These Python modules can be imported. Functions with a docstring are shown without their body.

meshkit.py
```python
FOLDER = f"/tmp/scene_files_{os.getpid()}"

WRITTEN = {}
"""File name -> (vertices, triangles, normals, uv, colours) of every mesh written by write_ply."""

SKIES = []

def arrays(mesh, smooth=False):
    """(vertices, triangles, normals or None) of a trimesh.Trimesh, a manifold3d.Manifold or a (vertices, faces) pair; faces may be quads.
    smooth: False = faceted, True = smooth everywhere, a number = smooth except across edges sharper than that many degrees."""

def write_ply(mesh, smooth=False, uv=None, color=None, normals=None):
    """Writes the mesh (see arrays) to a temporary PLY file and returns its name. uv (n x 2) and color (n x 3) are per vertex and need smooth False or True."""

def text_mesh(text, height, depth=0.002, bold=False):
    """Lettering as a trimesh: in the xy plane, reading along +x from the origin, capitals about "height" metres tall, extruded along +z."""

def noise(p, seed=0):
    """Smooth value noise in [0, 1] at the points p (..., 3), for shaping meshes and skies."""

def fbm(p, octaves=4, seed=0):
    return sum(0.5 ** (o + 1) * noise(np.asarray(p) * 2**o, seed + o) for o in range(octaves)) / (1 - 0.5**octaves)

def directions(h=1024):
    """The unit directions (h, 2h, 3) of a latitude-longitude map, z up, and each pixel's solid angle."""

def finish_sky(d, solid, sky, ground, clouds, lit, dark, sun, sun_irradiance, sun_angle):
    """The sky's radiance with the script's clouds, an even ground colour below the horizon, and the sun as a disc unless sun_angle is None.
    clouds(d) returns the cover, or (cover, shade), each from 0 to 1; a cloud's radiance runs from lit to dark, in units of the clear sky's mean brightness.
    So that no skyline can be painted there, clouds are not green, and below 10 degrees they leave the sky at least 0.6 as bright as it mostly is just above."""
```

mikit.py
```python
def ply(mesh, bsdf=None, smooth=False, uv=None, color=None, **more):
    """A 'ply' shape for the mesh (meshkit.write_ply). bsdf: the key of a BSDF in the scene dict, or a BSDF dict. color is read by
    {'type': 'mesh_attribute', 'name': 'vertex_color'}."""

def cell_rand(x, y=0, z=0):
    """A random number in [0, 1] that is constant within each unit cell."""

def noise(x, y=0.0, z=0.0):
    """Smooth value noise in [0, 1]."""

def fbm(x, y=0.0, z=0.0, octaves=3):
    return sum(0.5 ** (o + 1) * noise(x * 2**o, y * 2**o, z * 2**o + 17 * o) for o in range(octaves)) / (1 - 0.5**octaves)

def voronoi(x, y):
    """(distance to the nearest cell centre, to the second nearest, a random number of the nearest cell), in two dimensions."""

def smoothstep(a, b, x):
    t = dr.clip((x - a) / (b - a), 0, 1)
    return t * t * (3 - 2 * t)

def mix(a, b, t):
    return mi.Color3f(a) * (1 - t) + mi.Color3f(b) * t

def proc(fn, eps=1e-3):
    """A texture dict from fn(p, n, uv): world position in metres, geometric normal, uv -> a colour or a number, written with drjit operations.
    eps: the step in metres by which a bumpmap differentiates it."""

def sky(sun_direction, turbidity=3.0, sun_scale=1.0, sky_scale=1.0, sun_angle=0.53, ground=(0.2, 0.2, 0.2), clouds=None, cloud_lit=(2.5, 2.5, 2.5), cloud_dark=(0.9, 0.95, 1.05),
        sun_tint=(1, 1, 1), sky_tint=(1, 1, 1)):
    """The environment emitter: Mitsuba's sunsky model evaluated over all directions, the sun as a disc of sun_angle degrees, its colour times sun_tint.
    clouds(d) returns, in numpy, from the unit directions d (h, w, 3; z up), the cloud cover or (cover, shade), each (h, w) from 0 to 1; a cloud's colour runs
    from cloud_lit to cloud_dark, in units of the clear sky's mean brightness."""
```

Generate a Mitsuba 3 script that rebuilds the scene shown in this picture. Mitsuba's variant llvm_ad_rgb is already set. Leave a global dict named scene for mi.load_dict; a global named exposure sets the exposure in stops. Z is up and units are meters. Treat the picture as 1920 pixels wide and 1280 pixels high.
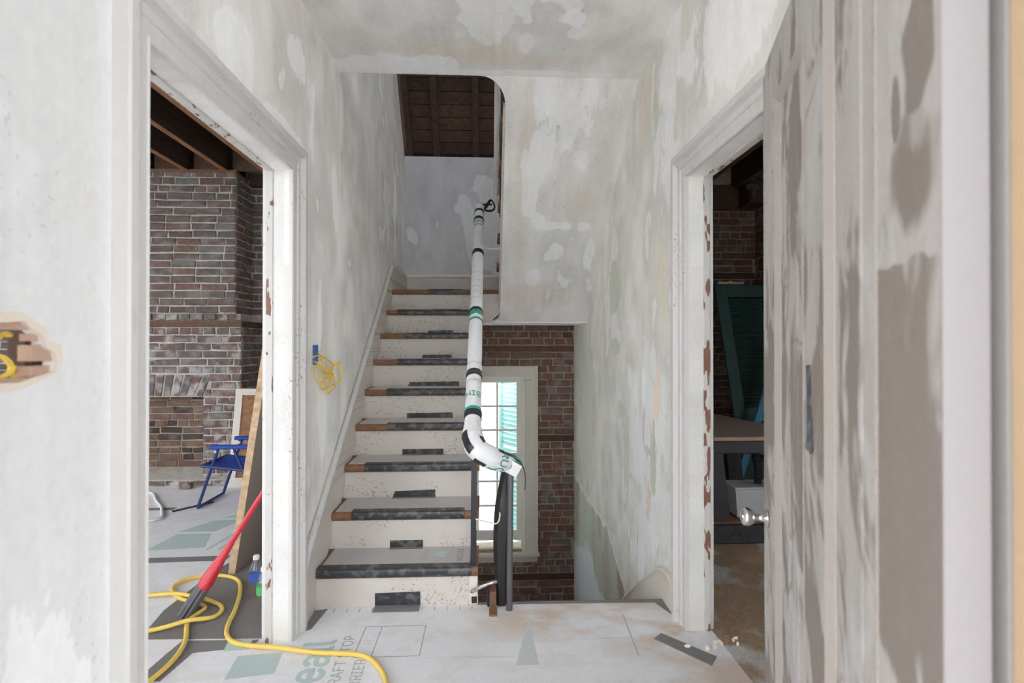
import math, random
import numpy as np, trimesh, drjit as dr, mitsuba as mi
import mikit, meshkit
from mikit import proc, noise, fbm, smoothstep, mix, cell_rand
from shapely.geometry import Polygon, box as sbox
from shapely.ops import unary_union

T = mi.ScalarTransform4f
random.seed(7)
RNG = np.random.default_rng(7)
scene, labels = {}, {}

# ------------------------------------------------------------------ camera, sky, exposure
YAW = 0.046
CAM = [0.0, 0.0, 1.246]
scene['camera'] = {
    'type': 'thinlens', 'fov': 2 * math.degrees(math.atan(0.96)), 'fov_axis': 'x',
    'to_world': T().look_at(origin=CAM, target=[math.sin(YAW), math.cos(YAW), 1.246 + 0.0056], up=[0, 0, 1]),
    'aperture_radius': 0.0034, 'focus_distance': 3.1, 'near_clip': 0.02,
}
def overcast(d):
    n = meshkit.fbm(d * 2.5 + 4.0, 4, seed=3)
    return np.full(d.shape[:2], 0.94), np.clip((n - 0.35) * 1.2, 0, 1) * 0.35
scene['sky'] = mikit.sky([0.35, -0.55, 0.75], turbidity=4.0, sun_scale=0.0, sky_scale=1.0, clouds=overcast,
                         cloud_lit=(1.67, 1.69, 1.73), cloud_dark=(1.2, 1.2, 1.2), ground=(0.3, 0.3, 0.3))
exposure = 4.9

# ------------------------------------------------------------------ materials
def principled(rgb, rough=0.6, metallic=0.0, spec=0.4, **k):
    c = rgb if isinstance(rgb, dict) else {'type': 'rgb', 'value': list(rgb)}
    return {'type': 'twosided', 'bsdf': {'type': 'principled', 'base_color': c, 'roughness': rough, 'metallic': metallic, 'specular': spec, **k}}
def mat(name, rgb, rough=0.6, metallic=0.0, spec=0.4, bump=None, bscale=1.0, **k):
    c = rgb if isinstance(rgb, dict) else {'type': 'rgb', 'value': list(rgb)}
    b = {'type': 'principled', 'base_color': c, 'roughness': rough, 'metallic': metallic, 'specular': spec, **k}
    if bump is not None:
        b = {'type': 'bumpmap', 'tex': bump, 'scale': bscale, 'bsdf': b}
    scene[name] = {'type': 'twosided', 'bsdf': b}
    return name
def blob(a, b, ca, cb, ra, rb, wob=None, soft=0.06):
    d = dr.sqrt(dr.square((a - ca) / ra) + dr.square((b - cb) / rb))
    if wob is not None: d = d + wob
    return 1 - smoothstep(1 - soft, 1 + soft, d)

def plaster(axis, base, light, stain, white_blobs=(), tan_blobs=(), green_blobs=(), amount=0.62, opacity=0.5, extra=None):
    def fn(p, n, uv):
        a = p.y if axis == 'yz' else p.x
        b = p.y if axis == 'xy' else p.z
        w1 = fbm(p.x * 3.1 + 3, p.y * 3.1, p.z * 3.1, 3) - 0.5
        big = fbm(a * 1.9 + 0.9 * w1, b * 1.2 + 0.9 * w1, p.x * 0.6 + 5, 3)
        mid = fbm(a * 8 + 11, b * 5.2, 3.1, 3)
        fine = fbm(a * 75, b * 55, 1.3, 2)
        streak = fbm(a * 34, b * 3.6, 7.7, 3)
        c = mix([x * 1.04 for x in base], [x * 0.82 for x in base], smoothstep(0.30, 0.70, 0.5 * mid + 0.5 * big))
        c = mix(c, light, 1.4 * opacity * smoothstep(amount, amount + 0.025, 0.7 * big + 0.3 * mid))
        c = mix(c, stain, 0.22 * smoothstep(0.52, 0.75, fbm(a * 4.3 + 31, b * 3.3 + 9, 2.2, 4)))
        wob = 0.9 * (mid - 0.5) + 0.5 * (streak - 0.5) + 0.2 * (fine - 0.5)
        if extra is not None: c = extra(c, p, wob, mid, streak, fine)
        for q in tan_blobs: c = mix(c, q[4] if len(q) > 4 else stain, (0.75 if len(q) > 4 else 0.4) * blob(a, b, *q[:4], wob * 1.5, 0.12 if len(q) > 4 else 0.45))
        for q in green_blobs: c = mix(c, q[4] if len(q) > 4 else (0.48, 0.53, 0.40), 0.75 * blob(a, b, *q[:4], wob * 1.6, 0.10))
        for q in white_blobs: c = mix(c, light, (q[4] if len(q) > 4 else 0.7) * blob(a, b, *q[:4], wob * 2.2, 0.09))
        c = c * (0.90 + 0.10 * fine + 0.11 * streak)
        speck = smoothstep(0.86, 0.90, noise(a * 120, b * 90, 4)) * smoothstep(0.45, 0.6, mid)
        return c * (1 - 0.14 * speck)
    return fn
def plaster_height(p, n, uv):
    return 0.006 * fbm(p.x * 5, p.y * 5, p.z * 5, 2) + 0.0012 * noise(p.x * 60, p.y * 60, p.z * 45)
PB = proc(plaster_height, 3e-3)
BASE, LIGHT, STAIN = (0.775, 0.765, 0.74), (0.90, 0.905, 0.91), (0.70, 0.61, 0.50)
def left_extra(c, p, wob, mid, streak, fine):
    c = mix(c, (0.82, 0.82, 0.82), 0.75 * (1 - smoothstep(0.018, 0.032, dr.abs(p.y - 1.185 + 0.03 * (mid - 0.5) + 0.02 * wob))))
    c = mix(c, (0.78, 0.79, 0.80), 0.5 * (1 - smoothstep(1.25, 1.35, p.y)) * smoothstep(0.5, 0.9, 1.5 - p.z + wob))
    c = mix(c, (0.69, 0.69, 0.695), 0.85 * (1 - smoothstep(1.20, 1.30, p.y + 0.03 * wob)))  # near wall toned down in colour against the strong doorway light
    crack = 1 - smoothstep(0.006, 0.014, dr.abs(p.y - 3.02 - 0.06 * (p.z - 2.2) + 0.05 * (mid - 0.5)))
    c = mix(c, LIGHT, 0.6 * crack * smoothstep(1.7, 1.9, p.z) * (1 - smoothstep(2.7, 2.75, p.z)))
    c = mix(c, (0.64, 0.54, 0.44), 0.3 * smoothstep(0.60, 0.75, fbm(p.y * 45, p.z * 34, 2.5, 3)) * blob(p.y, p.z, 1.10, 1.2, .07, .55, wob, 0.4))
    return mix(c, c * 0.80, smoothstep(2.9, 3.6, p.y + 0.4 * wob))  # stair wall painted darker toward the rear, as shading
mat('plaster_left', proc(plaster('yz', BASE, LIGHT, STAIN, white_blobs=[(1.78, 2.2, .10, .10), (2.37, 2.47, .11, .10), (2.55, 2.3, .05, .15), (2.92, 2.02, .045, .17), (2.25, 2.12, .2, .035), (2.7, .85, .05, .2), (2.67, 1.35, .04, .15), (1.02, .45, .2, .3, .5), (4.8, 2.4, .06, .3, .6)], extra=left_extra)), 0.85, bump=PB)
def right_extra(c, p, wob, mid, streak, fine):
    y, z = p.y, p.z
    lower = smoothstep(-0.02, 0.02, -0.10 - 0.45 * dr.maximum(3.85 - y, 0) - z + 0.10 * wob) * smoothstep(3.28, 3.34, y + 0.15 * wob)
    edge = 1 - smoothstep(0.012, 0.03, dr.abs(-0.085 - 0.45 * dr.maximum(3.85 - y, 0) - z + 0.10 * wob))
    mott = blob(y, z, 2.95, 0.50, 0.52, 0.62, wob * 1.5, 0.5)
    c = mix(c, (0.80, 0.815, 0.84), 0.75 * mott)
    c = mix(c, (0.50, 0.42, 0.34), 0.6 * mott * smoothstep(0.60, 0.68, fbm(y * 16, z * 9, 3.3, 3)))
    c = mix(c, (0.58, 0.60, 0.50), 0.55 * mott * smoothstep(0.60, 0.66, fbm(y * 11 + 7, z * 5, 1.3, 3)))
    c = mix(c, LIGHT, 0.5 * edge * smoothstep(3.3, 3.4, y))
    g = mix((0.50, 0.535, 0.445), (0.46, 0.44, 0.385), smoothstep(0.40, 0.62, mid))
    g = mix(g, (0.62, 0.69, 0.62), smoothstep(4.3, 4.6, y) * (1 - smoothstep(4.9, 5.1, y)) * 0.6)
    g = mix(g, (0.76, 0.79, 0.86), smoothstep(-0.02, 0.06, -0.46 - z + 0.28 * wob - 0.34 * dr.abs(y - 4.55)))
    g = mix(g, (0.36, 0.29, 0.23), blob(y, z, 3.46, -.30, .09, .22, wob, 0.1))
    return mix(c, g, 0.92 * lower)
mat('plaster_right', proc(plaster('yz', (0.755, 0.745, 0.70), LIGHT, (0.68, 0.585, 0.46), opacity=0.35,
    white_blobs=[(1.95, 2.45, .45, .18, .6), (2.50, 2.45, .12, .5, .5), (3.24, 1.05, .05, .12, .4), (2.95, 1.0, .05, .12, .5)],
    tan_blobs=[(2.70, 1.0, .055, .12, (0.82, 0.70, 0.57)), (2.85, .42, .03, .09, (0.74, 0.62, 0.50)), (2.78, .80, .03, .05, (0.78, 0.66, 0.50)), (3.33, -.33, .03, .05, (0.80, 0.70, 0.54)), (2.9, 2.55, .12, .2), (2.62, 1.5, .08, .3), (2.8, 1.35, .05, .14)],
    green_blobs=[(2.775, .60, .045, .18), (2.72, 2.42, .05, .16, (0.54, 0.58, 0.45)), (3.62, 1.62, .17, .20, (0.53, 0.57, 0.46)), (3.60, 1.24, .10, .06, (0.53, 0.57, 0.46)), (3.30, .62, .07, .25, (0.58, 0.61, 0.51)), (3.40, .82, .09, .06, (0.57, 0.60, 0.50)), (4.6, .7, .3, .5, (0.66, 0.69, 0.62))], extra=right_extra)), 0.85, bump=PB)
mat('plaster_ceiling', proc(plaster('xy', (0.81, 0.80, 0.775), LIGHT, STAIN, amount=0.60,
    white_blobs=[(.39, 2.45, .06, .10, .8), (.42, 2.60, .045, .06, .6), (.20, 2.68, .03, .08, .5), (.05, 2.53, .02, .2, .5), (.50, 3.22, .20, .17), (.34, 3.34, .09, .2, .7), (.58, 3.1, .05, .09), (.30, 3.68, .07, .20), (.52, 3.85, .18, .035), (.35, 3.80, .06, .07), (.77, 4.07, .045, .10), (.36, 4.24, .045, .05), (.60, 3.42, .06, .06, .5), (-.5, 2.93, .36, .09, .8), (.15, 2.99, .5, .035, .6)],
    tan_blobs=[(.25, 3.36, .05, .2), (.24, 3.85, .07, .3), (.62, 3.7, .14, .14), (-.25, 2.75, .3, .1), (.1, 2.85, .4, .07), (.4, 4.4, .25, .1)])), 0.85, bump=PB)
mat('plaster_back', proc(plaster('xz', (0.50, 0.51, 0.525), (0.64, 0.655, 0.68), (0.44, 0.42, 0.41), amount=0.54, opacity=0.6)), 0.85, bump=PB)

def paint_fn(p, n, uv):
    g = fbm(p.x * 6, p.y * 6, p.z * 1.5, 3)
    c = mix((0.565, 0.55, 0.535), (0.615, 0.605, 0.595), g)
    c = mix(c, (0.56, 0.47, 0.38), 0.45 * smoothstep(0.62, 0.78, fbm(p.x * 40, p.y * 40, p.z * 7 + 4, 3)))
    chip = smoothstep(0.78, 0.82, noise(p.x * 190, p.y * 190, p.z * 95)) * smoothstep(0.50, 0.64, fbm(p.x * 16, p.y * 16, p.z * 3.2, 2))
    return mix(c, (0.26, 0.17, 0.12), 0.75 * chip * smoothstep(1.4, 1.6, p.y))
mat('trim_paint', proc(paint_fn), 0.55)
def chipped_fn(p, n, uv):
    g = fbm(p.x * 30, p.y * 30, p.z * 6, 3)
    c = mix((0.56, 0.55, 0.53), (0.51, 0.49, 0.46), g)
    band = smoothstep(0.55, 0.75, p.z) * (1 - smoothstep(1.45, 1.6, p.z)) * smoothstep(0.5, 0.9, p.x)
    q = fbm(p.x * 45 + 3, p.y * 45, p.z * 12, 3)
    return mix(c, (0.20, 0.10, 0.065), smoothstep(0.635 - 0.165 * band, 0.665 - 0.165 * band, q))
mat('chipped_paint', proc(chipped_fn), 0.55)
def riser_fn(p, n, uv):
    g = fbm(p.x * 4, p.y * 4, p.z * 7, 3)
    c = mix((0.56, 0.525, 0.485), (0.51, 0.475, 0.43), g)
    low = 1 - smoothstep(0.0, 0.09, uv.y)
    sp = smoothstep(0.80 - 0.08 * low, 0.84 - 0.08 * low, noise(p.x * 170, p.z * 210, 2)) * smoothstep(0.5 - 0.12 * low, 0.62, fbm(p.x * 9, p.z * 9 + 9, 3, 2))
    scuff = smoothstep(0.5, 0.75, fbm(p.x * 22, p.z * 22, 1, 3)) * (1 - smoothstep(0.05, 0.14, uv.y))
    c = mix(c, (0.56, 0.48, 0.41), 0.35 * scuff)
    return mix(c, (0.20, 0.15, 0.12), 0.7 * sp)
mat('riser_paint', proc(riser_fn), 0.5)
def paper_fn(p, n, uv):
    g = fbm(p.x * 3, p.y * 3, 2, 4)
    c = mix((0.70, 0.71, 0.73), (0.64, 0.645, 0.66), g)
    dirt = smoothstep(0.35, 0.70, fbm(p.x * 5 + 7, p.y * 7, 5, 4)) * (blob(p.x, p.y, .55, 2.42, .62, .22, None, 0.6) + 0.9 * blob(p.x, p.y, .95, 2.05, .35, .35, None, 0.6))
    c = mix(c, (0.50, 0.375, 0.28), 0.75 * dirt)
    c = mix(c, (0.62, 0.59, 0.555), 0.45 * smoothstep(0.50, 0.68, fbm(p.x * 12, p.y * 16, 1, 4)))
    line = smoothstep(0.90, 0.95, noise(p.x * 2.0, p.y * 140, 9)) * 0.25
    return mix(c, (0.40, 0.40, 0.41), line) * (0.93 + 0.12 * noise(p.x * 160, p.y * 160, p.z * 160))
mat('floor_paper', proc(paper_fn), 0.7)
def dust_fn(p, n, uv):
    g = fbm(p.x * 3, p.y * 3, 2, 4)
    c = mix((0.40, 0.27, 0.165), (0.30, 0.21, 0.14), smoothstep(0.35, 0.6, g))
    return mix(c, (0.43, 0.41, 0.385), smoothstep(0.52, 0.66, fbm(p.x * 4 + 9, p.y * 4, 5, 4))) * (0.85 + 0.3 * noise(p.x * 120, p.y * 120))
mat('dusty_plywood', proc(dust_fn), 0.9)
def brick_fn(p, n, uv):
    g = fbm(p.x * 26, p.y * 26, p.z * 26, 3)
    t = uv.x
    c = mix((0.135, 0.092, 0.082), (0.175, 0.102, 0.086), smoothstep(0.0, 0.35, t))
    c = mix((0.170, 0.086, 0.066), c, smoothstep(-0.7, -0.3, t))
    c = mix(c, (0.138, 0.115, 0.107), smoothstep(0.40, 0.62, t))
    c = mix(c, (0.16, 0.155, 0.15), smoothstep(0.80, 0.88, t))
    c = mix(c, (0.175, 0.115, 0.078), smoothstep(0.98, 1.05, t))
    c = mix(c, (0.07, 0.05, 0.045), smoothstep(1.55, 1.6, t))
    c = c * (0.62 + 0.8 * g)
    return mix(c, (0.48, 0.46, 0.44), uv.y * smoothstep(0.40, 0.72, fbm(p.x * 14 + 5, p.y * 14, p.z * 14, 3)))
mat('brick', proc(brick_fn), 0.9)
def mortar_fn(tone):
    def fn(p, n, uv):
        return mi.Color3f(tone) * (0.72 + 0.5 * fbm(p.x * 30, p.y * 30, p.z * 30, 3))
    return fn
mat('mortar_pale', proc(mortar_fn((0.48, 0.46, 0.42))), 0.95)
mat('mortar_tan', proc(mortar_fn((0.37, 0.31, 0.25))), 0.95)
def wood_fn(p, n, uv):
    g = fbm(p.x * 38, p.y * 5, p.z * 38, 3)
    c = mix((0.035, 0.022, 0.017), (0.085, 0.048, 0.033), smoothstep(0.0, 0.3, uv.x))
    c = mix(c, (0.30, 0.15, 0.075), smoothstep(0.3, 0.7, uv.x))
    c = mix(c, (0.48, 0.35, 0.22), smoothstep(0.7, 1.0, uv.x))
    return c * (0.55 + 0.9 * g)
mat('wood', proc(wood_fn), 0.75)
def door_fn(p, n, uv):
    s, z = uv.x, uv.y
    w = fbm(s * 7, z * 5, 9, 3) - 0.5
    w2 = fbm(s * 16 + 5, z * 11, 4, 2) - 0.5
    streak = fbm(s * 42, z * 2.6, 3, 3)
    up = fbm(s * 13 + 1.6 * w, z * 4.0 + 1.4 * w, 8, 4)
    t = z * 0.8 - s
    dia = fbm((s + 0.55 * z) * 13 + 1.2 * w, t * 3.2, 8, 4)
    low = 1 - smoothstep(0.85, 1.10, z)
    smear = dr.lerp(up, dia, low)
    big = fbm(s * 3.2 + 0.8 * w, z * 2.2 + 4, 1, 2)
    c = mix((0.38, 0.36, 0.342), (0.33, 0.308, 0.29), streak)
    c = mix(c, (0.43, 0.425, 0.42), 0.5 * smoothstep(0.50, 0.75, fbm(s * 20 + w, (z + s) * 6, 5, 3)))
    lean = 0.05 * (1 - smoothstep(1.1, 1.5, z)) - 0.11 * smoothstep(1.42, 1.6, z) - 0.03 * low
    lean = lean + 0.16 * smoothstep(0.862, 0.868, s) * (1 - smoothstep(1.345, 1.36, z + 0.08 * w + 0.04 * w2)) * smoothstep(0.75, 0.98, z)
    lean = lean + 0.06 * smoothstep(0.30, 0.31, s) * (1 - smoothstep(0.46, 0.47, s)) - 0.05 * smoothstep(0.62, 0.64, s) * (1 - smoothstep(0.85, 0.87, s))
    m = smoothstep(0.49, 0.575, 0.55 * smear + 0.30 * big + 0.15 * streak + lean)
    c = mix(c, (0.165, 0.135, 0.115), 0.82 * m)
    ridge = 1 - smoothstep(0.010, 0.028, dr.abs(fbm(s * 13 + 4 + w, (z - 0.5 * s) * 5.2, 2, 2) - 0.5))
    c = mix(c, (0.18, 0.15, 0.13), 0.55 * ridge * smoothstep(0.5, 0.62, fbm(s * 5, z * 4, 7, 2)))
    c = mix(c, (0.145, 0.115, 0.10), 0.8 * blob(s, z, .985, 1.455, .060, .048, 2.2 * w + 1.6 * w2 + 0.8 * (streak - 0.5), 0.30))
    c = mix(c, (0.145, 0.115, 0.10), 0.8 * blob(s, z, 1.0, 1.63, .028, .06, 3.0 * w + 1.6 * w2, 0.15))
    c = mix(c, (0.145, 0.115, 0.10), 0.8 * blob(s, z, .935, 1.56, .010, .03, 2.0 * w + 1.6 * w2, 0.15))
    return c * (0.95 + 0.10 * noise(s * 260, z * 120, 2))
mat('door_paint', proc(door_fn), 0.6)
def dirty_tape(p, n, uv):
    return mix((0.035, 0.037, 0.042), (0.16, 0.155, 0.15), smoothstep(0.45, 0.72, fbm(p.x * 40, p.y * 40, p.z * 40, 3)) * 0.55)
mat('door_moulding', (0.36, 0.325, 0.295), 0.6)
mat('tread_paper', (0.43, 0.415, 0.41), 0.7)
mat('hardboard', (0.27, 0.225, 0.19), 0.8)
mat('tape', proc(dirty_tape), 0.38)
mat('tape_dusty', (0.18, 0.177, 0.174), 0.7)
mat('black_plastic', (0.022, 0.022, 0.024), 0.35)
mat('black_wrap', (0.025, 0.024, 0.025), 0.28)
mat('bench_plastic', (0.05, 0.052, 0.058), 0.55)
mat('steel_grey', (0.12, 0.12, 0.13), 0.45, metallic=0.4)
mat('chrome', (0.75, 0.74, 0.72), 0.12, metallic=1.0)
mat('wrap_white', (0.70, 0.71, 0.72), 0.5)
mat('ink_teal', (0.04, 0.30, 0.24), 0.5)
mat('ink_floor', (0.41, 0.50, 0.49), 0.7)
mat('ink_faint', (0.50, 0.53, 0.54), 0.7)
mat('ink_line', (0.36, 0.39, 0.40), 0.7)
mat('ink_grey', (0.22, 0.25, 0.25), 0.7)
mat('cord_yellow', (0.72, 0.52, 0.12), 0.45)
mat('cable_yellow', (0.78, 0.57, 0.10), 0.4)
mat('cable_white', (0.74, 0.74, 0.73), 0.45)
mat('box_blue', (0.05, 0.16, 0.42), 0.4)
mat('chair_blue', (0.025, 0.075, 0.38), 0.65)
mat('chair_frame', (0.022, 0.045, 0.17), 0.3)
mat('broom_red', (0.52, 0.03, 0.045), 0.3)
mat('broom_grey', (0.13, 0.13, 0.135), 0.8)
mat('shutter_green', (0.035, 0.085, 0.076), 0.5)
mat('shutter_teal', (0.27, 0.55, 0.53), 0.5)  # teal paled in the colour to stand in for window bloom
mat('ladder_blue', (0.10, 0.30, 0.44), 0.45)
mat('level_lime', (0.62, 0.78, 0.04), 0.3)
mat('aluminium', (0.5, 0.5, 0.5), 0.4, metallic=0.8)
mat('plastic_clear', (0.52, 0.53, 0.54), 0.3)
mat('lath', (0.46, 0.31, 0.235), 0.85)
mat('raw_plaster', (0.70, 0.625, 0.54), 0.95)
mat('white_wood', (0.66, 0.62, 0.55), 0.5)
mat('felt', (0.165, 0.155, 0.145), 0.95)
mat('jamb_orange', (0.42, 0.30, 0.19), 0.6)
mat('edge_toned_down', (0.21, 0.195, 0.197), 0.6)  # pinkish white door edge, darkened in colour against direct doorway light
mat('bare_grey', (0.27, 0.255, 0.25), 0.8)
mat('pavement', (0.72, 0.715, 0.70), 0.9)
mat('render_white', (0.80, 0.80, 0.78), 0.9)
mat('bottle_blue', (0.05, 0.12, 0.42), 0.4)
mat('bottle_green', (0.10, 0.42, 0.14), 0.4)
mat('sash_glare_paint', (0.78, 0.76, 0.69), 0.5)  # sash colour lightened to stand in for glare around the panes
scene['pane_glass'] = {'type': 'thindielectric', 'int_ior': 1.5}
scene['bottle_plastic'] = {'type': 'thindielectric', 'int_ior': 1.45}

# ------------------------------------------------------------------ mesh helpers
def bx(x0, x1, y0, y1, z0, z1, c=0.0):
    if c <= 0:
        m = trimesh.creation.box((x1 - x0, y1 - y0, z1 - z0)); m.apply_translation(((x0 + x1) / 2, (y0 + y1) / 2, (z0 + z1) / 2)); return m
    P = []
    for x, sx in ((x0, 1), (x1, -1)):
        for y, sy in ((y0, 1), (y1, -1)):
            for z, sz in ((z0, 1), (z1, -1)):
                P += [(x, y + sy * c, z + sz * c), (x + sx * c, y, z + sz * c), (x + sx * c, y + sy * c, z)]
    return trimesh.convex.convex_hull(np.array(P))
def join(*ms): return trimesh.util.concatenate([m for m in ms])
def fixv(m):
    if m.volume < 0: m.invert()
    return m
AX = {'x': (1, 2, 0), 'y': (0, 2, 1), 'z': (0, 1, 2)}
def extr(poly, axis, a0, a1):
    if not hasattr(poly, 'geom_type'): poly = Polygon(poly)
    ms = []
    for g in getattr(poly, 'geoms', [poly]):
        if g.geom_type != 'Polygon': continue
        m = trimesh.creation.extrude_polygon(g, a1 - a0, engine='earcut')
        v = np.array(m.vertices); w = np.empty_like(v); i, j, k = AX[axis]
        w[:, i], w[:, j], w[:, k] = v[:, 0], v[:, 1], v[:, 2] + a0
        ms.append(fixv(trimesh.Trimesh(w, m.faces, process=False)))
    return ms[0] if len(ms) == 1 else join(*ms)
def loft(secs, closed=True, caps=True):
    secs = np.asarray(secs, float); n, m = secs.shape[:2]
    F = []
    for i in range(n - 1):
        for j in range(m if closed else m - 1):
            a, b = i * m + j, i * m + (j + 1) % m
            F += [(a, b, b + m), (a, b + m, a + m)]
    if caps and closed:
        tri = trimesh.creation.triangulate_polygon  # caps as fans
        for j in range(1, m - 1): F += [(0, j + 1, j), ((n - 1) * m, (n - 1) * m + j, (n - 1) * m + j + 1)]
    return fixv(trimesh.Trimesh(secs.reshape(-1, 3), F, process=False))
def spline(pts, n=60):
    from scipy.interpolate import CubicSpline
    pts = np.asarray(pts, float)
    d = np.r_[0, np.cumsum(np.linalg.norm(np.diff(pts, axis=0), axis=1) ** 0.6)]
    return CubicSpline(d, pts)(np.linspace(0, d[-1], n))
def frames(P):
    P = np.asarray(P, float); t = np.gradient(P, axis=0); t /= np.linalg.norm(t, axis=1, keepdims=True)
    ref = np.array([0, 0, 1.0]) if abs(t[0][2]) < 0.9 else np.array([1.0, 0, 0])
    u = np.cross(t[0], ref); u /= np.linalg.norm(u); U = [u]
    for i in range(1, len(P)):
        u = U[-1] - t[i] * np.dot(U[-1], t[i]); U.append(u / np.linalg.norm(u))
    U = np.array(U); return t, U, np.cross(t, U)
def tube(P, r, k=10, flat=1.0):
    P = np.asarray(P, float); t, U, V = frames(P); r = np.broadcast_to(r, (len(P),))
    a = np.linspace(0, 2 * np.pi, k, endpoint=False)
    return loft(P[:, None] + r[:, None, None] * (np.cos(a)[None, :, None] * U[:, None] + flat * np.sin(a)[None, :, None] * V[:, None]))
def rod(a, b, r, k=10): return tube(np.array([a, b], float), r, k)
def bar(a, b, w, h, up=(0, 0, 1)):
    a, b = np.array(a, float), np.array(b, float); t = (b - a) / np.linalg.norm(b - a)
    s = np.cross(t, up); s /= np.linalg.norm(s); q = np.cross(s, t)
    return loft([[p + s * w / 2 * i + q * h / 2 * j for i, j in ((-1, -1), (1, -1), (1, 1), (-1, 1))] for p in (a, b)])
def lathe(prof, k=20, at=(0, 0, 0)):
    a = np.linspace(0, 2 * np.pi, k, endpoint=False)
    return loft([[(r * math.cos(q) + at[0], r * math.sin(q) + at[1], z + at[2]) for q in a] for r, z in prof])
def arr(m, uv):
    return np.tile(np.array([uv], float), (len(m.vertices), 1))

used = {}
def numbered(key):
    n = used.get(key, -1) + 1; used[key] = n
    return key if n == 0 else f'{key}_{n:03d}'
def obj(name, mesh, material, parent=None, smooth=False, uv=None):
    key = numbered((parent + '__' if parent else '') + name)
    if uv is not None and not hasattr(uv, 'shape'): uv = arr(mesh, uv)
    scene[key] = mikit.ply(mesh, material, smooth, uv=uv)
    return key
def lab(key, label=None, cat=None, group=None, kind=None):
    d = labels.setdefault(key, {})
    if label: d['label'] = label
    if cat: d['category'] = cat
    if group: d['group'] = group
    if kind: d['kind'] = kind
    return key
def thing(name, label, cat, group=None, kind=None): return lab(numbered(name), label, cat, group, kind)
def struct(name, mesh, material, label, cat, **k): return lab(obj(name, mesh, material, **k), label, cat, kind='structure')

# ------------------------------------------------------------------ the setting
XL, XR = -0.825, 0.87            # plaster faces of the hall
YF, YB = 0.56, 5.344             # inner faces of front and rear walls
ZC = 2.774                       # hall ceiling
ZF = 0.01                        # floor
DY0, DY1, DZ = 1.322, 2.262, 1.974   # left doorway
EY0, EY1 = 1.33, 2.272               # right doorway
Y1, RUN, RISE = 2.553, 0.249, 0.19

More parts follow.
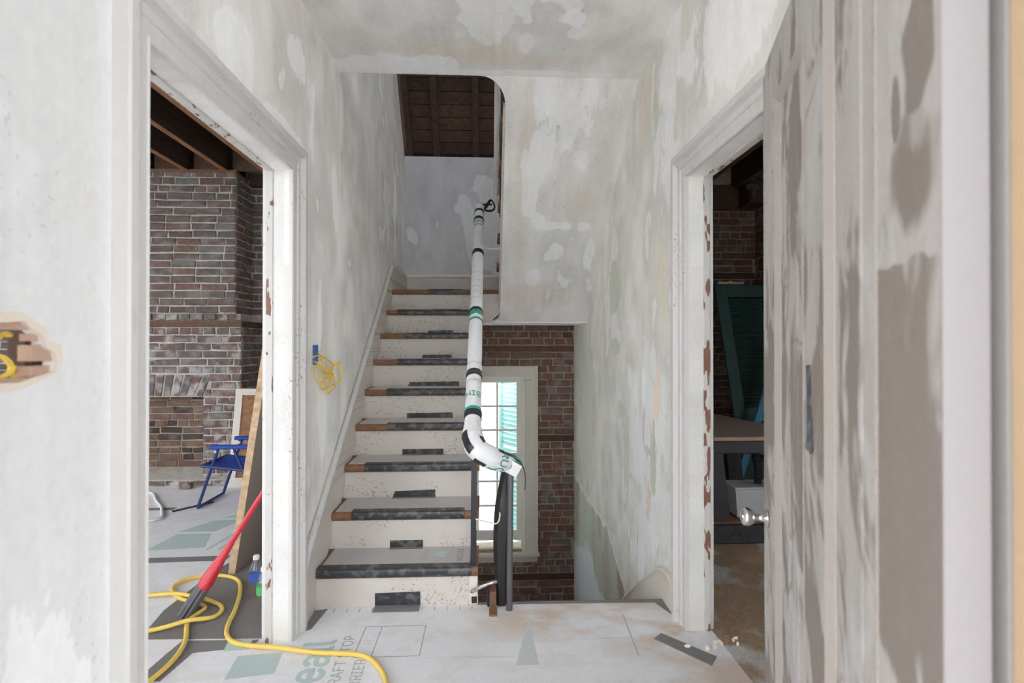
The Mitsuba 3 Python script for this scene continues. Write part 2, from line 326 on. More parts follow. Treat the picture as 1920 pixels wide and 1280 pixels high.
hole = Polygon([(.90, 1.282), (.955, 1.284), (.985, 1.288), (1.012, 1.270), (1.026, 1.262), (1.034, 1.240), (1.052, 1.232), (1.057, 1.214), (1.054, 1.192), (1.02, 1.186), (.985, 1.178), (.95, 1.180), (.90, 1.178)])
def roofz(y): return 3.12 + 1.3 * (YB - y)
gable = [(YF, -.2), (2.56, -.2), (2.56, -1.7), (YB, -1.7), (YB, 3.12), (3.0, roofz(3.0)), (YF, 3.0)]
pl = Polygon(gable).difference(sbox(DY0, -.3, DY1, DZ)).difference(hole)
wl = struct('wall_left', join(extr(pl, 'x', XL - .022, XL), extr(pl.difference(sbox(.6, 1.0, 1.22, 1.36)), 'x', XL - .09, XL - .022)), 'plaster_left', 'patched bare plaster wall on the left of the hall and stairs', 'wall')
# broken plaster rim and lath around the outlet hole
rimp = hole.buffer(.016, join_style=1).simplify(.006)
rng = np.random.default_rng(4)
rc = np.array(rimp.exterior.coords)[:-1]; rc = rc + rng.normal(0, .004, rc.shape)
rim = Polygon(rc).buffer(0).difference(hole).intersection(sbox(.9, 1, 1.2, 1.4))
obj('broken_edge', extr(rim, 'x', XL - .008, XL + .003), 'raw_plaster', wl)
for (y0, y1, z0, z1, d) in ((1.010, 1.060, 1.215, 1.245, 0), (1.012, 1.058, 1.186, 1.206, .004), (1.018, 1.045, 1.252, 1.266, .004), (.90, 1.020, 1.272, 1.288, .002), (.90, 1.015, 1.174, 1.186, .002)):
    obj('lath', bx(XL - .030 - d, XL - .004 - d, y0, y1, z0, z1, .0015), 'lath', wl)
obj('dark_backing', bx(XL - .088, XL - .05, 1.055, 1.13, 1.12, 1.34, .003), 'wood', wl, uv=(.34, 0))  # dark backing added behind the lath for the shaded gap
pr_ = Polygon(gable).difference(sbox(EY0, -.3, EY1, DZ))
wr = struct('wall_right', extr(pr_, 'x', XR, XR + .09), 'plaster_right', 'peeling plaster wall with green and white patches right of the stairwell', 'wall')
# ceiling and sloping soffit under the upper stair flight (one plaster skin)
S0, S1 = np.array([3.03, ZC]), np.array([4.67, 1.437])
sl = np.linalg.norm(S1 - S0); sd = (S1 - S0) / sl; sn = np.array([sd[1], -sd[0]])  # sn points up-back
ce = struct('ceiling', bx(XL, XR, YF - .2, 3.03, ZC, ZC + .12), 'plaster_ceiling', 'stained plaster ceiling of the hall', 'ceiling')
XS = 0.105
arc = [(XS - .15 + .15 * math.sin(a), .17 - .17 * math.cos(a)) for a in np.linspace(0, math.pi / 2, 14)]
arc2 = [(XS - .12 * (1 - math.cos(a)) - .0, sl - .10 + .10 * math.sin(a)) for a in np.linspace(0, math.pi / 2, 8)]
poly = Polygon(arc + [(XS, sl - .10)] + arc2 + [(XR, sl), (XR, 0)])
def slope_mesh(poly, t0, t1, m=None):
    m = extr(poly, 'z', t0, t1); v = np.array(m.vertices); w = np.empty_like(v)
    off = np.array([-sn[0], -sn[1]]) if sn[1] < 0 else sn
    w[:, 0] = v[:, 0]; w[:, 1] = S0[0] + sd[0] * v[:, 1] + off[0] * v[:, 2]; w[:, 2] = S0[1] + sd[1] * v[:, 1] + off[1] * v[:, 2]
    return fixv(trimesh.Trimesh(w, m.faces, process=False))
obj('soffit', slope_mesh(poly, 0, .025), 'plaster_ceiling', ce)
obj('landing_soffit', bx(-.08, XR, 4.66, YB, 1.437, 1.462), 'plaster_ceiling', ce)
# floors
fl = struct('floor', join(bx(XL - .1, XR + .1, -.1, 2.56, -.12, ZF), bx(-5.3, XL - .1, YF - .2, YB, -.12, ZF)), 'floor_paper', 'pale grey building paper floor with faded teal print', 'floor')
struct('floor_right_room', bx(XR + .1, 4.6, YF - .2, YB, -.12, ZF), 'dusty_plywood', 'dusty orange brown plywood floor of the right room', 'floor')
steps = [bx(-.085, XR, 2.56 + .249 * i, 2.56 + .249 * (i + 1), -1.75, -.19 * (i + 1), 0) for i in range(7)] + [bx(XL, XR, 4.3, YB, -1.75, -1.52)]
struct('stairwell_floor', join(*steps), 'wood', 'dark stair flight going down beside the newel', 'stairs', uv=(.25, 0))
# the wall under the stair carriage and along the well
struct('front_wall', extr(sbox(-5.3, -.3, 4.6, 3.1).difference(sbox(-.53, -.1, .60, 2.72)).difference(sbox(-4.9, .4, -3.2, 2.7)).difference(sbox(-2.9, .4, -1.3, 2.7)).difference(sbox(2.0, .6, 2.9, 2.2)), 'y', .36, YF), 'plaster_back', 'front wall around the entrance doorway', 'wall')
struct('wall_upper_front', extr(sbox(XL, 3.0, XR, 5.9).difference(sbox(-.30, 3.7, .35, 4.7)), 'y', YF - .2, YF), 'plaster_back', 'upper front wall above the hall with an added opening for sky light', 'wall')  # unseen opening added to bring sky light onto the stair head
struct('wall_outer_left', extr(sbox(YF - .3, -.3, YB + .3, 3.2).difference(sbox(1.2, .6, 2.4, 2.5)).difference(sbox(3.3, .7, 4.4, 2.5)), 'x', -5.4, -5.3), 'mortar_pale', 'outer wall of the left room with window openings', 'wall')
struct('wall_outer_right', bx(4.6, 4.7, YF - .3, YB + .3, -.3, 3.2), 'mortar_tan', 'outer wall of the right room', 'wall')

# ---- bricks
def brick_face(parent, O, U, N, u0, u1, rows, pitch, z0, inside, tone, smear, L=.225, gap=.012, proud=.010, hdr=.25, seed=1, name='brick', skip=(), rest=None):
    rg = np.random.default_rng(seed); O, U, N = (np.array(q, float) for q in (O, U, N)); Z = np.array([0, 0, 1.0]); cnt = 0
    for r in range(rows):
        if r in skip: continue
        za, zb = z0 + r * pitch + gap / 2, z0 + (r + 1) * pitch - gap / 2
        u = u0 - rg.uniform(0, L); header_row = rg.random() < hdr
        while u < u1:
            l = (L * .5 if header_row or rg.random() < .12 else L) * rg.uniform(.93, 1.06)
            a, b = max(u + gap / 2, u0), min(u + l - gap / 2, u1)
            u += l
            if b - a < .022 or not inside((a + b) / 2, (za + zb) / 2): continue
            if not inside(a + .005, (za + zb) / 2): continue
            if not inside(b - .005, (za + zb) / 2): continue
            c = np.array([(a, za), (b, za), (b, zb), (a, zb)]) + rg.normal(0, .0028, (4, 2))
            mid = c.mean(0); ins = mid + (c - mid) * np.array([1 - .014 / (b - a), 1 - .013 / (zb - za)])
            pd = proud + rg.uniform(-.004, .005); til = rg.normal(0, .0018, 4)
            P = [O + U * q[0] + Z * q[1] - N * .01 for q in c] + [O + U * q[0] + Z * q[1] + N * (pd - .005) for q in c] + [O + U * q[0] + Z * q[1] + N * (pd + e) for q, e in zip(ins, til)]
            F = []
            for k in range(2):
                for j in range(4):
                    s, e = k * 4 + j, k * 4 + (j + 1) % 4; F += [(s, e, e + 4), (s, e + 4, s + 4)]
            F += [(8, 9, 10), (8, 10, 11), (0, 2, 1), (0, 3, 2)]
            m = fixv(trimesh.Trimesh(P, F, process=False))
            q_ = (tone(rg), smear(rg))
            if rest is not None and b < -3.27: rest.append((m, q_))
            else: obj(name, m, 'brick', parent, uv=q_)
            cnt += 1
    return cnt
def box_in(*rects): return lambda u, z: any(a <= u <= b and c <= z <= d for a, b, c, d in rects)
t_left = lambda rg: rg.choice([.05, .2, .45, .55, .6, .62, .7, .85, .92], p=[.14, .05, .18, .17, .15, .14, .10, .05, .02])
t_red = lambda rg: rg.choice([-1, -.5, .1, .3, .45, .55, .85], p=[.34, .2, .12, .14, .08, .07, .05])
t_tan = lambda rg: rg.choice([1.1, 1.1, 1.1, .55, .3, 1.7, 1.7])
s_hi = lambda rg: rg.uniform(.25, .8)
s_lo = lambda rg: rg.uniform(.0, .3)

# chimney breast of the left room
BX = -2.31; BX2 = -2.225; FX0, FX1 = -3.55, -2.555
cb = struct('chimney_breast', join(bx(-4.1, BX, 5.0, YB, 1.46, 2.835), extr(sbox(-4.2, 0, BX2, 1.46).difference(sbox(FX0, -.1, FX1, .775)), 'y', 4.93, 5.0),
            bx(FX1, BX2, 4.93, YB, 0, 1.46), bx(-4.2, FX0, 4.93, YB, 0, 1.46), bx(FX0, FX1, 4.95, YB, .775, 1.46)), 'mortar_pale', 'whitewashed brick chimney breast with an open fireplace in the left room', 'chimney')
CR = []
brick_face(cb, (0, 5.0, 0), (1, 0, 0), (0, -1, 0), -4.08, BX, 19, .069, 1.53, lambda u, z: True, t_left, s_lo, hdr=.06, seed=11, rest=CR)
brick_face(cb, (BX, 0, 0), (0, 1, 0), (1, 0, 0), 5.0, YB, 19, .069, 1.53, lambda u, z: True, t_left, s_lo, hdr=.3, seed=12)
def in_low(u, z):
    if FX0 - .0 < u < FX1 and z < .80: return False
    if .76 < z < .985: return u > FX1 + (z - .775) * .35 + .01
    return True
brick_face(cb, (0, 4.93, 0), (1, 0, 0), (0, -1, 0), FX1, BX2, 11, .0695, .01, lambda u, z: True, t_left, s_hi, hdr=.4, seed=13)
brick_face(cb, (0, 4.93, 0), (1, 0, 0), (0, -1, 0), -4.16, FX0, 14, .0695, .01, lambda u, z: True, t_left, s_hi, hdr=.2, seed=18, rest=CR)
for r in range(3): brick_face(cb, (0, 4.93, 0), (1, 0, 0), (0, -1, 0), FX1 + .015 + .024 * r, BX2, 1, .0695, .01 + .0695 * (11 + r), lambda u, z: True, t_left, s_hi, hdr=.4, seed=30 + r)
brick_face(cb, (0, 4.93, 0), (1, 0, 0), (0, -1, 0), -4.16, BX2, 6, .0695, .01 + .0695 * 14, lambda u, z: True, t_left, s_hi, hdr=.35, seed=17, rest=CR)
brick_face(cb, (0, 4.93, 0), (1, 0, 0), (0, -1, 0), -4.16, BX2, 1, .066, 1.46, lambda u, z: True, t_left, s_hi, hdr=1, seed=14, rest=CR)
brick_face(cb, (BX2, 0, 0), (0, 1, 0), (1, 0, 0), 4.93, YB, 20, .0695, .01, lambda u, z: True, t_left, s_lo, hdr=.1, seed=15)
obj('mantel_beam', bx(-4.2, BX2 + .006, 4.918, 4.94, 1.402, 1.457, .003), 'wood', cb, uv=(.42, 0))
obj('mantel_beam', bx(BX2 - .004, BX2 + .012, 4.93, YB, 1.402, 1.457, .003), 'wood', cb, uv=(.35, 0))
rg = np.random.default_rng(3)
cx = (FX0 + FX1) / 2
for i in range(14):                       # soldier bricks of the flat arch
    ub, ut = FX0 + .071 * i + .006, 0
    ue = ub + .059
    tilt = lambda u: u + (u - cx) * .165
    q = np.array([(ub, .785), (ue, .785), (tilt(ue), .972), (tilt(ub), .972)]) + rg.normal(0, .003, (4, 2))
    pdp = 4.93 - .012 + rg.uniform(-.003, .003)
    ring0 = [(a, 4.945, b) for a, b in q]; ring1 = [(a, pdp + .005, b) for a, b in q]
    mid = q.mean(0); q2 = mid + (q - mid) * np.array([.84, .93]); ring2 = [(a, pdp, b) for a, b in q2]
    obj('arch_brick', loft([ring0, ring1, ring2]), 'brick', cb, uv=(t_left(rg), rg.uniform(.3, .9)))
lab(obj('bricks', join(*[m for m, q in CR]), 'brick', cb, uv=np.vstack([arr(m, q) for m, q in CR])), kind='stuff')
fb = struct('fireplace', join(bx(FX0, FX1, 5.25, 5.30, 0, .78), bx(FX1, FX1 + .01, 4.95, 5.3, 0, .78)), 'mortar_tan', 'soot stained tan brick back of the fireplace', 'fireplace')
brick_face(fb, (0, 5.25, 0), (1, 0, 0), (0, -1, 0), FX0 + .01, FX1, 11, .064, .075, lambda u, z: True, t_tan, lambda r: r.uniform(0, .25), L=.21, hdr=.3, seed=16)
he = struct('hearth', bx(-4.1, BX2 - .02, 4.80, 5.26, ZF, .062, .006), 'mortar_pale', 'whitish brick hearth slab in front of the fireplace', 'hearth')
for i in range(6):
    x = -3.42 + i * .205
    obj('brick', bx(x, x + .19, 4.787, 4.83, .012, .054, .004), 'brick', he, uv=(.7 if i % 2 else .55, .95))
# rear walls
wlr = struct('wall_left_room', bx(-5.3, XL - .09, YB, YB + .2, -.1, 3.2), 'mortar_pale', 'brick rear wall of the left room beside the chimney', 'wall')
brick_face(wlr, (0, YB, 0), (1, 0, 0), (0, -1, 0), BX + .004, -1.72, 18, .069, 1.53, lambda u, z: True, t_left, s_lo, hdr=.35, seed=29)
brick_face(wlr, (0, YB, 0), (1, 0, 0), (0, -1, 0), BX2 + .01, -1.72, 22, .069, .02, lambda u, z: True, t_left, s_lo, hdr=.35, seed=21)
brick_face(wlr, (0, YB, 0), (1, 0, 0), (0, -1, 0), -4.95, -4.15, 8, .068, .93, lambda u, z: True, t_left, s_lo, hdr=.2, seed=22)
WX0, WX1, WZ0, WZ1 = -.36, .385, -.80, .955    # rough window opening
wb = struct('wall_back', extr(sbox(XL - .09, -1.75, XR + .09, 1.45).difference(sbox(WX0, WZ0, WX1, WZ1)), 'y', YB, YB + .2), 'mortar_tan', 'dark red brick rear wall of the stairwell around the window', 'wall')
SK = (14, 36)
brick_face(wb, (0, YB, 0), (1, 0, 0), (0, -1, 0), -.40, XR, 7, .0692, -1.39, lambda u, z: True, t_red, s_lo, hdr=.3, seed=23, skip=(4,))
brick_face(wb, (0, YB, 0), (1, 0, 0), (0, -1, 0), .507, XR, 28, .0692, -1.39 + 7 * .0692, lambda u, z: True, t_red, s_lo, hdr=.3, seed=26, skip=(17,))
brick_face(wb, (0, YB, 0), (1, 0, 0), (0, -1, 0), -.40, XR, 6, .0692, -1.39 + 35 * .0692, lambda u, z: True, t_red, s_lo, hdr=.35, seed=27, skip=(2,))
for z, t in ((-1.39 + 4 * .0692, .2), (-1.39 + 37 * .0692, .42), ):
    obj('nailing_plank', bx(-.40, XR, YB - .010, YB + .01, z + .004, z + .0692 - .006, .002), 'wood', wb, uv=(t, 0))
obj('nailing_plank', bx(.51, XR, YB - .010, YB + .01, -1.39 + 24 * .0692 + .004, -1.39 + 25 * .0692 - .006, .002), 'wood', wb, uv=(.25, 0))
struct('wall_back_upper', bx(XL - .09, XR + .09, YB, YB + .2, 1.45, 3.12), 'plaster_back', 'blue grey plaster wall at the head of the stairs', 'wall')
wrr = struct('wall_right_room', join(bx(XR + .09, 4.6, YB, YB + .2, -.1, 3.2), bx(2.745, 4.6, 4.9, YB, -.1, 3.1)), 'mortar_tan', 'dark brick rear wall of the right room', 'wall')
brick_face(wrr, (0, YB, 0), (1, 0, 0), (0, -1, 0), 2.05, 2.735, 38, .069, -.02, lambda u, z: True, t_red, s_lo, hdr=.35, seed=24, L=.2, skip=(28,))
obj('nailing_plank', bx(2.05, 2.735, YB - .009, YB + .01, -.02 + 28 * .069 + .004, -.02 + 29 * .069 - .005, .002), 'wood', wrr, uv=(.3, 0))
brick_face(wrr, (2.745, 0, 0), (0, 1, 0), (-1, 0, 0), 4.9, YB - .01, 18, .069, 1.36, lambda u, z: True, t_red, s_lo, hdr=.3, seed=25, L=.2)
obj('wall_plate', bx(1.0, 2.75, YB - .06, YB, 2.61, 2.86, .006), 'wood', wrr, uv=(.36, 0))
# joists and boards over the two side rooms
lc = struct('ceiling_left_room', bx(-5.3, XL - .09, YF, YB, 3.12, 3.15), 'wood', 'dark open joist ceiling of the left room', 'ceiling', uv=(.05, 0))
for i in range(9):
    x = -1.675 - .35 * i
    obj('joist', bx(x - .04, x, YF, YB, 2.84, 3.12, .004), 'wood', lc, uv=(.12, 0))
    obj('lath_strip', bx(x - .044, x + .006, YF, YB - .02, 2.828, 2.84, .002), 'wood', lc, uv=(.58, 0))
obj('wall_plate', bx(-5.3, BX + .01, 4.985, 5.03, 2.815, 2.845), 'wood', lc, uv=(.5, 0))
obj('wall_plate', bx(BX, XL - .09, 5.26, YB, 2.78, 2.9), 'wood', lc, uv=(.15, 0))
for i in range(8):
    x = -1.675 - .35 * i
    obj('blocking', bx(x - .31, x - .04, 5.0, 5.04, 2.845, 3.12), 'wood', lc, uv=(.33, 0))
rc_ = struct('ceiling_right_room', bx(XR + .09, 4.6, YF, YB, 3.12, 3.15), 'wood', 'dark open joist ceiling of the right room', 'ceiling', uv=(.02, 0))
for i in range(8):
    x = 1.05 + .36 * i
    obj('joist', bx(x, x + .045, YF, YB, 2.84, 3.12, .004), 'wood', rc_, uv=(.2, 0))
    obj('lath_strip', bx(x - .004, x + .05, YF, YB - .1, 2.83, 2.84, .002), 'wood', rc_, uv=(.45, 0))
# roof over the stair head
RD = np.array([-1, 1.3]) / math.hypot(1, 1.3)
def roof_piece(x0, x1, s0, s1, t0, t1):
    nrm = np.array([1.3, 1.0]) / math.hypot(1, 1.3)
    P = []
    for s, t in ((s0, t0), (s1, t0), (s1, t1), (s0, t1)):
        q = np.array([YB, 3.12]) + RD * s + nrm * t
        P.append(q)
    return loft([[(x, q[0], q[1]) for q in P] for x in (x0, x1)])
ro = struct('roof', join(roof_piece(XL - .1, XR + .1, -.1, 4.0, .11, .15), bx(XL - .1, XR + .1, .3, 3.05, 5.9, 5.95)), 'wood', 'dark wooden roof over the stair head', 'roof', uv=(.02, 0))
rg = np.random.default_rng(9)
for i in range(18):
    obj('board', roof_piece(XL, XR, i * .118, i * .118 + .112, .085 + rg.uniform(0, .006), .105), 'wood', ro, uv=(rg.uniform(.1, .3), 0))
for x in (-.80, -.535, -.145, .25, .64):
    obj('rafter', roof_piece(x, x + .06, -.02, 3.8, .0, .085), 'wood', ro, uv=(.16, 0))
struct('upper_floor', bx(XL, XR, YF, 3.03, ZC + .12, ZC + .16), 'wood', 'boards of the upper floor above the hall', 'floor', uv=(.4, 0))

# ---- door casings
def casing(prof, Y0, Y1_, Z, face, sgn):
    secs = []
    for (y, z, dy, dz) in ((Y0, ZF, -1, 0), (Y0, Z, -1, 1), (Y1_, Z, 1, 1), (Y1_, ZF, 1, 0)):
        secs.append([(face + sgn * w, y + dy * u, z + dz * u) for u, w in prof])
    return secs
PROF = [(0, -.004), (0, .012), (.006, .016), (.012, .012), (.046, .014), (.050, .020), (.072, .022), (.078, .030), (.084, .040), (.108, .040), (.113, .034), (.115, -.004)]
def door_trim(label, Y0, Y1_, Z, face, sgn):
    t = thing('trim', label, 'door casing', kind='structure')
    secs = casing(PROF, Y0, Y1_, Z, face, sgn)
    for a in range(3):
        obj('casing', loft(secs[a:a + 2]), 'trim_paint', t, smooth=25)
    x0, x1 = sorted((face + sgn * .006, face - sgn * .094))
    for (y0, y1, yy) in ((Y0 - .02, Y0, 0), (Y1_, Y1_ + .02, 0)):
        obj('jamb', bx(x0, x1, y0, y1, ZF, Z + .02), 'trim_paint', t)
    obj('jamb', bx(x0, x1, Y0, Y1_, Z, Z + .02), 'trim_paint', t)
    # rebate strip on the room side, chipped
    xa, xb = sorted((face - sgn * .094, face - sgn * .066))
    for y0, y1 in ((Y0 - .012, Y0 + .006), (Y1_ - .006, Y1_ + .012)):
        obj('rebate', bx(xa, xb, y0, y1, ZF, Z + .006, .002), 'chipped_paint', t)
    obj('rebate', bx(xa, xb, Y0, Y1_, Z - .006, Z + .012, .002), 'chipped_paint', t)
    xa, xb = sorted((face - sgn * .094, face - sgn * .112))
    for y0, y1 in ((Y0 - .09, Y0 - .004), (Y1_ + .004, Y1_ + .09)):
        obj('room_casing', bx(xa, xb, y0, y1, ZF, Z + .09, .003), 'trim_paint', t)
    obj('room_casing', bx(xa, xb, Y0 - .09, Y1_ + .09, Z + .004, Z + .09, .003), 'trim_paint', t)
    return t
door_trim('worn white casing around the open doorway to the left room', DY0, DY1, DZ, XL, 1)
door_trim('worn white casing around the doorway behind the open front door', EY0, EY1, DZ, XR, -1)

# ---- entrance frame and open front door
ef = thing('trim', 'stripped entrance door frame at the very edge of the view', 'door frame', kind='structure')
obj('jamb', bx(.580, .63, .34, .5675, ZF, 2.74, .003), 'jamb_orange', ef)
obj('jamb', bx(-.56, -.515, .34, .575, ZF, 2.74, .003), 'jamb_orange', ef)
obj('casing', bx(.581, .70, .568, .605, ZF, 2.8, .003), 'bare_grey', ef)
obj('stop', bx(.566, .60, .34, .52, ZF, 2.74, .006), 'white_wood', ef)
obj('casing', bx(-.66, -.53, .562, .585, ZF, 2.8, .004), 'white_wood', ef)
obj('head', bx(-.52, .58, .36, .56, 2.70, 2.76, .003), 'white_wood', ef)

DP = np.array([.84, 1.586]); DD = np.array([-.308, -.951]); DD /= np.linalg.norm(DD); DN = np.array([DD[1], -DD[0]])
if np.dot(DN, -DP) < 0: DN = -DN
DW, DH = 1.055, 2.08
def door_mesh(m):
    """(s, out, z) -> world"""
    v = np.array(m.vertices); w = np.empty_like(v)
    xy = DP + v[:, :1] * DD + v[:, 1:2] * DN
    w[:, :2] = xy; w[:, 2] = v[:, 2]
    return fixv(trimesh.Trimesh(w, m.faces, process=False)), v[:, [0, 2]]
def dobj(name, m, material, parent, smooth=False):
    w, uv = door_mesh(m); return obj(name, w, material, parent, smooth, uv=uv)
fd = thing('door_1', 'open sanded front door with two tall panels and brown smears', 'door', kind='structure')
TK = .045
pan = [(.155, .460), (.610, .870)]; PZ0, PZ1 = .24, 1.93
frame_poly = sbox(0, .02, DW, DH)
for a, b in pan: frame_poly = frame_poly.difference(sbox(a, PZ0, b, PZ1))
m = extr(frame_poly, 'y', -TK, 0); dobj('frame', m, 'door_paint', fd)
def ring(a, b, z0, z1, d, o): return [(a + d, o, z0 + d), (b - d, o, z0 + d), (b - d, o, z1 - d), (a + d, o, z1 - d)]
for a, b in pan:
    dobj('moulding', loft([ring(a, b, PZ0, PZ1, q, o) for q, o in ((-.004, -.001), (.0, .001), (.004, .0015), (.024, -.008), (.027, -.009), (.030, -.012))], caps=False), 'door_moulding', fd)
    dobj('panel', loft([ring(a, b, PZ0, PZ1, q, o) for q, o in ((.026, -.012), (.085, -.009), (.087, -.007), (.11, -.007))]), 'door_paint', fd)
dobj('edge', bx(DW - .001, DW + .002, -TK, 0, .02, DH), 'edge_toned_down', fd)
tpoly = Polygon([(.487, 1.20), (.517, 1.204), (.524, 1.12), (.538, 1.025), (.520, 1.016), (.480, 1.022), (.492, 1.05), (.495, 1.12)])
dobj('tape_strip', extr(tpoly, 'y', .0, .0025), 'tape', fd)
kb = trimesh.creation.revolve(np.array([(0.0, .0), (.026, .0), (.026, .006), (.010, .010), (.009, .034), (.020, .042), (.027, .054), (.024, .068), (.012, .075), (0, .076)]), sections=24)
kv = np.array(kb.vertices); kb = trimesh.Trimesh(np.c_[kv[:, 0], kv[:, 2], kv[:, 1]], kb.faces, process=False)
kb.apply_translation((.055, 0, .735)); dobj('doorknob', kb, 'chrome', fd, smooth=True)

# ------------------------------------------------------------------ staircase
st = thing('staircase', 'straight cream painted staircase with paper covered treads and black taped edges', 'staircase')
SXL, SXR = -.801, -.085
nt = [(-.812, -.075), (-.70, -.12), (-.69, -.09), (-.61, -.11), (-.66, -.11), (-.63, -.11), (-.62, -.11), (-.72, -.12), (-.50, -.22)]   # nosing tapes
rt = [(-.53, -.317), (-.505, -.335), (-.535, -.295), (-.52, -.27), (-.53, -.23), (-.56, -.20), (-.49, -.27), (-.475, -.275), (-.475, -.23)]  # riser tapes
rg = np.random.default_rng(21)
for k in range(1, 10):
    zt, yn = k * RISE, Y1 + (k - 1) * RUN
    zb = (k - 1) * RISE if k > 1 else ZF
    r = bx(SXL - .02, SXR if k < 9 else XS, yn, yn + .02, zb, zt - .02)
    rk = obj('riser', r, 'riser_paint', st, uv=np.c_[np.array(r.vertices)[:, 0], np.array(r.vertices)[:, 2] - zb])
    back = yn + RUN + .015 if k < 9 else YB
    xr = -.045 if k < 9 else XS
    yf = yn - .018
    prof = [(yf + .006, zt - .042), (yf, zt - .034), (yf - .003, zt - .021), (yf, zt - .008), (yf + .008, zt), (back, zt), (back, zt - .042)]
    tk = obj('tread', extr(Polygon(prof), 'x', SXL - (.018 if k == 1 else .0), xr), 'wood', st, uv=(.50, 0))
    a, b = nt[k - 1]
    if k < 9:
        obj('paper_cover', bx(SXL + .015, -.085, yf + .02, yn + RUN, zt, zt + .0025), 'tread_paper', tk)
    w = .045 + rg.uniform(-.006, .012)
    tp_ = [(yf + .004, zt - .037), (yf - .002, zt - .036), (yf - .0045, zt - .024), (yf - .0045, zt - .012), (yf - .001, zt - .001), (yf + .008, zt + .005), (yf + w, zt + .0045), (yf + w, zt + .002), (yf + .008, zt + .0), (yf, zt - .012), (yf + .001, zt - .03)]
    obj('edge_tape', extr(Polygon(tp_), 'x', a, b), 'tape', tk)
    a, b = rt[k - 1]
    h0 = .043 - .002 * k if k != 1 else .062
    j = rg.uniform(0, .006)
    obj('tape_patch', extr(Polygon([(a, zb + .002), (b, zb + .002), (b - .001, zb + h0 + j), (a + .012 * (k % 3 == 0), zb + h0)]), 'y', yn - .003, yn + .001), 'tape', rk)
    obj('tape_patch', bx(a, b, yn - (.028 if k > 1 else .062), yn - .001, zb + .001, zb + .0042), 'tape_dusty', rk)
# carriage: outer string, inner skirt, underside
saw = [(Y1, -.02)]
for k in range(1, 9): saw += [(Y1 + (k - 1) * RUN, k * RISE - .042), (Y1 + k * RUN, k * RISE - .042)]
saw += [(Y1 + 8 * RUN + .06, 8 * RISE), (Y1 + 8 * RUN + .06, 8 * RISE - .36), (Y1 + .14, -.2), (Y1, -.2)]
obj('outer_string', extr(Polygon(saw), 'x', SXR - .02, SXR), 'riser_paint', st, uv=(0, 1))
obj('underside', extr(Polygon([(Y1 + .16, -.16), (Y1 + 8 * RUN, 8 * RISE - .33), (Y1 + 8 * RUN, 8 * RISE - .31), (Y1 + .16, -.14)]), 'x', SXL, SXR - .02), 'plaster_back', st)
# returned nosings on the open side
skirt = [(2.385, ZF), (2.385, .235), (2.48, .325), (2.62, .435), (4.55, 1.905), (4.79, 1.93), (4.84, 1.955), (4.95, 1.94), (YB, 1.94), (YB, 1.70), (4.6, 1.68), (2.6, .1), (2.5, ZF)]
sk = obj('wall_skirt', extr(Polygon(skirt), 'x', XL - .002, SXL), 'riser_paint', st, uv=(0, 1))
cap = spline([(SXL - .006, y, z) for y, z in ((2.39, .245), (2.48, .335), (2.62, .44), (3.4, 1.034), (4.3, 1.72), (4.55, 1.905))], 40)
obj('cap_moulding', tube(cap, .016, 10), 'trim_paint', sk, smooth=True)
# landing
obj('landing_baseboard', bx(SXL, XR, YB - .025, YB, 1.71, 1.915, .004), 'riser_paint', st, uv=(0, 1))
obj('baseboard_cap', bx(SXL, XR, YB - .034, YB, 1.905, 1.94, .008), 'white_wood', st)
obj('landing_slab', bx(-.08, XR, 4.66, YB, 1.462, 1.668), 'wood', st, uv=(.3, 0))
fas = [(-.1, 1.672), (XS, 1.672), (XS, 1.60), (XS - .006, 1.55), (XS - .022, 1.505), (XS - .05, 1.475), (XS - .09, 1.448), (-.02, 1.43), (-.10, 1.37)]
obj('landing_fascia', extr(Polygon(fas), 'y', 4.53, 4.555), 'riser_paint', st, uv=(0, 1))
fa = np.array([(XS + .002, 4.524, 1.67)] + [(x, 4.524, z) for x, z in fas[2:]])
obj('fascia_bead', tube(spline(fa, 30), .006, 8), 'trim_paint', st, smooth=True)

us = thing('upper_staircase', 'upper stair flight rising above the sloping plaster soffit, brown tread ends showing', 'staircase')
bead = slope_mesh(Polygon([(XS - .012, .17), (XS + .004, .17), (XS + .004, sl - .05), (XS - .012, sl - .05)]), -.004, .035)
obj('string_bead', bead, 'riser_paint', us, uv=(0, 1))
obj('string', slope_mesh(Polygon([(XS - .002, .12), (XS + .012, .12), (XS + .012, sl), (XS - .002, sl)]), .03, .26), 'wood', us, uv=(.1, 0))
for j in range(7):
    zt = 1.71 + .19 * (j + 1); y1 = 4.53 - RUN * j
    obj('tread', bx(XS - .028, XR, y1 - RUN, y1 + .02, zt - .038, zt, .006), 'wood', us, uv=(.52, 0))
    if j > 0: obj('riser', bx(XS, XR, y1 - .02, y1, zt - .19, zt - .038), 'wood', us, uv=(.2, 0))
up = np.array([(XS - .03, y, 2.50 + (4.45 - y) * .763) for y in np.linspace(4.45, 3.1, 12)])
for j in range(3):
    y = 3.95 - j * .36
    obj('baluster', rod((XS - .006, y, 1.71 + .763 * (4.55 - y) + .02), (XS - .006, y, 2.5 + (4.45 - y) * .763), .011), 'wood', us, uv=(.12, 0))
obj('handrail', tube(up, .026, 10), 'wrap_white', us, smooth=True)

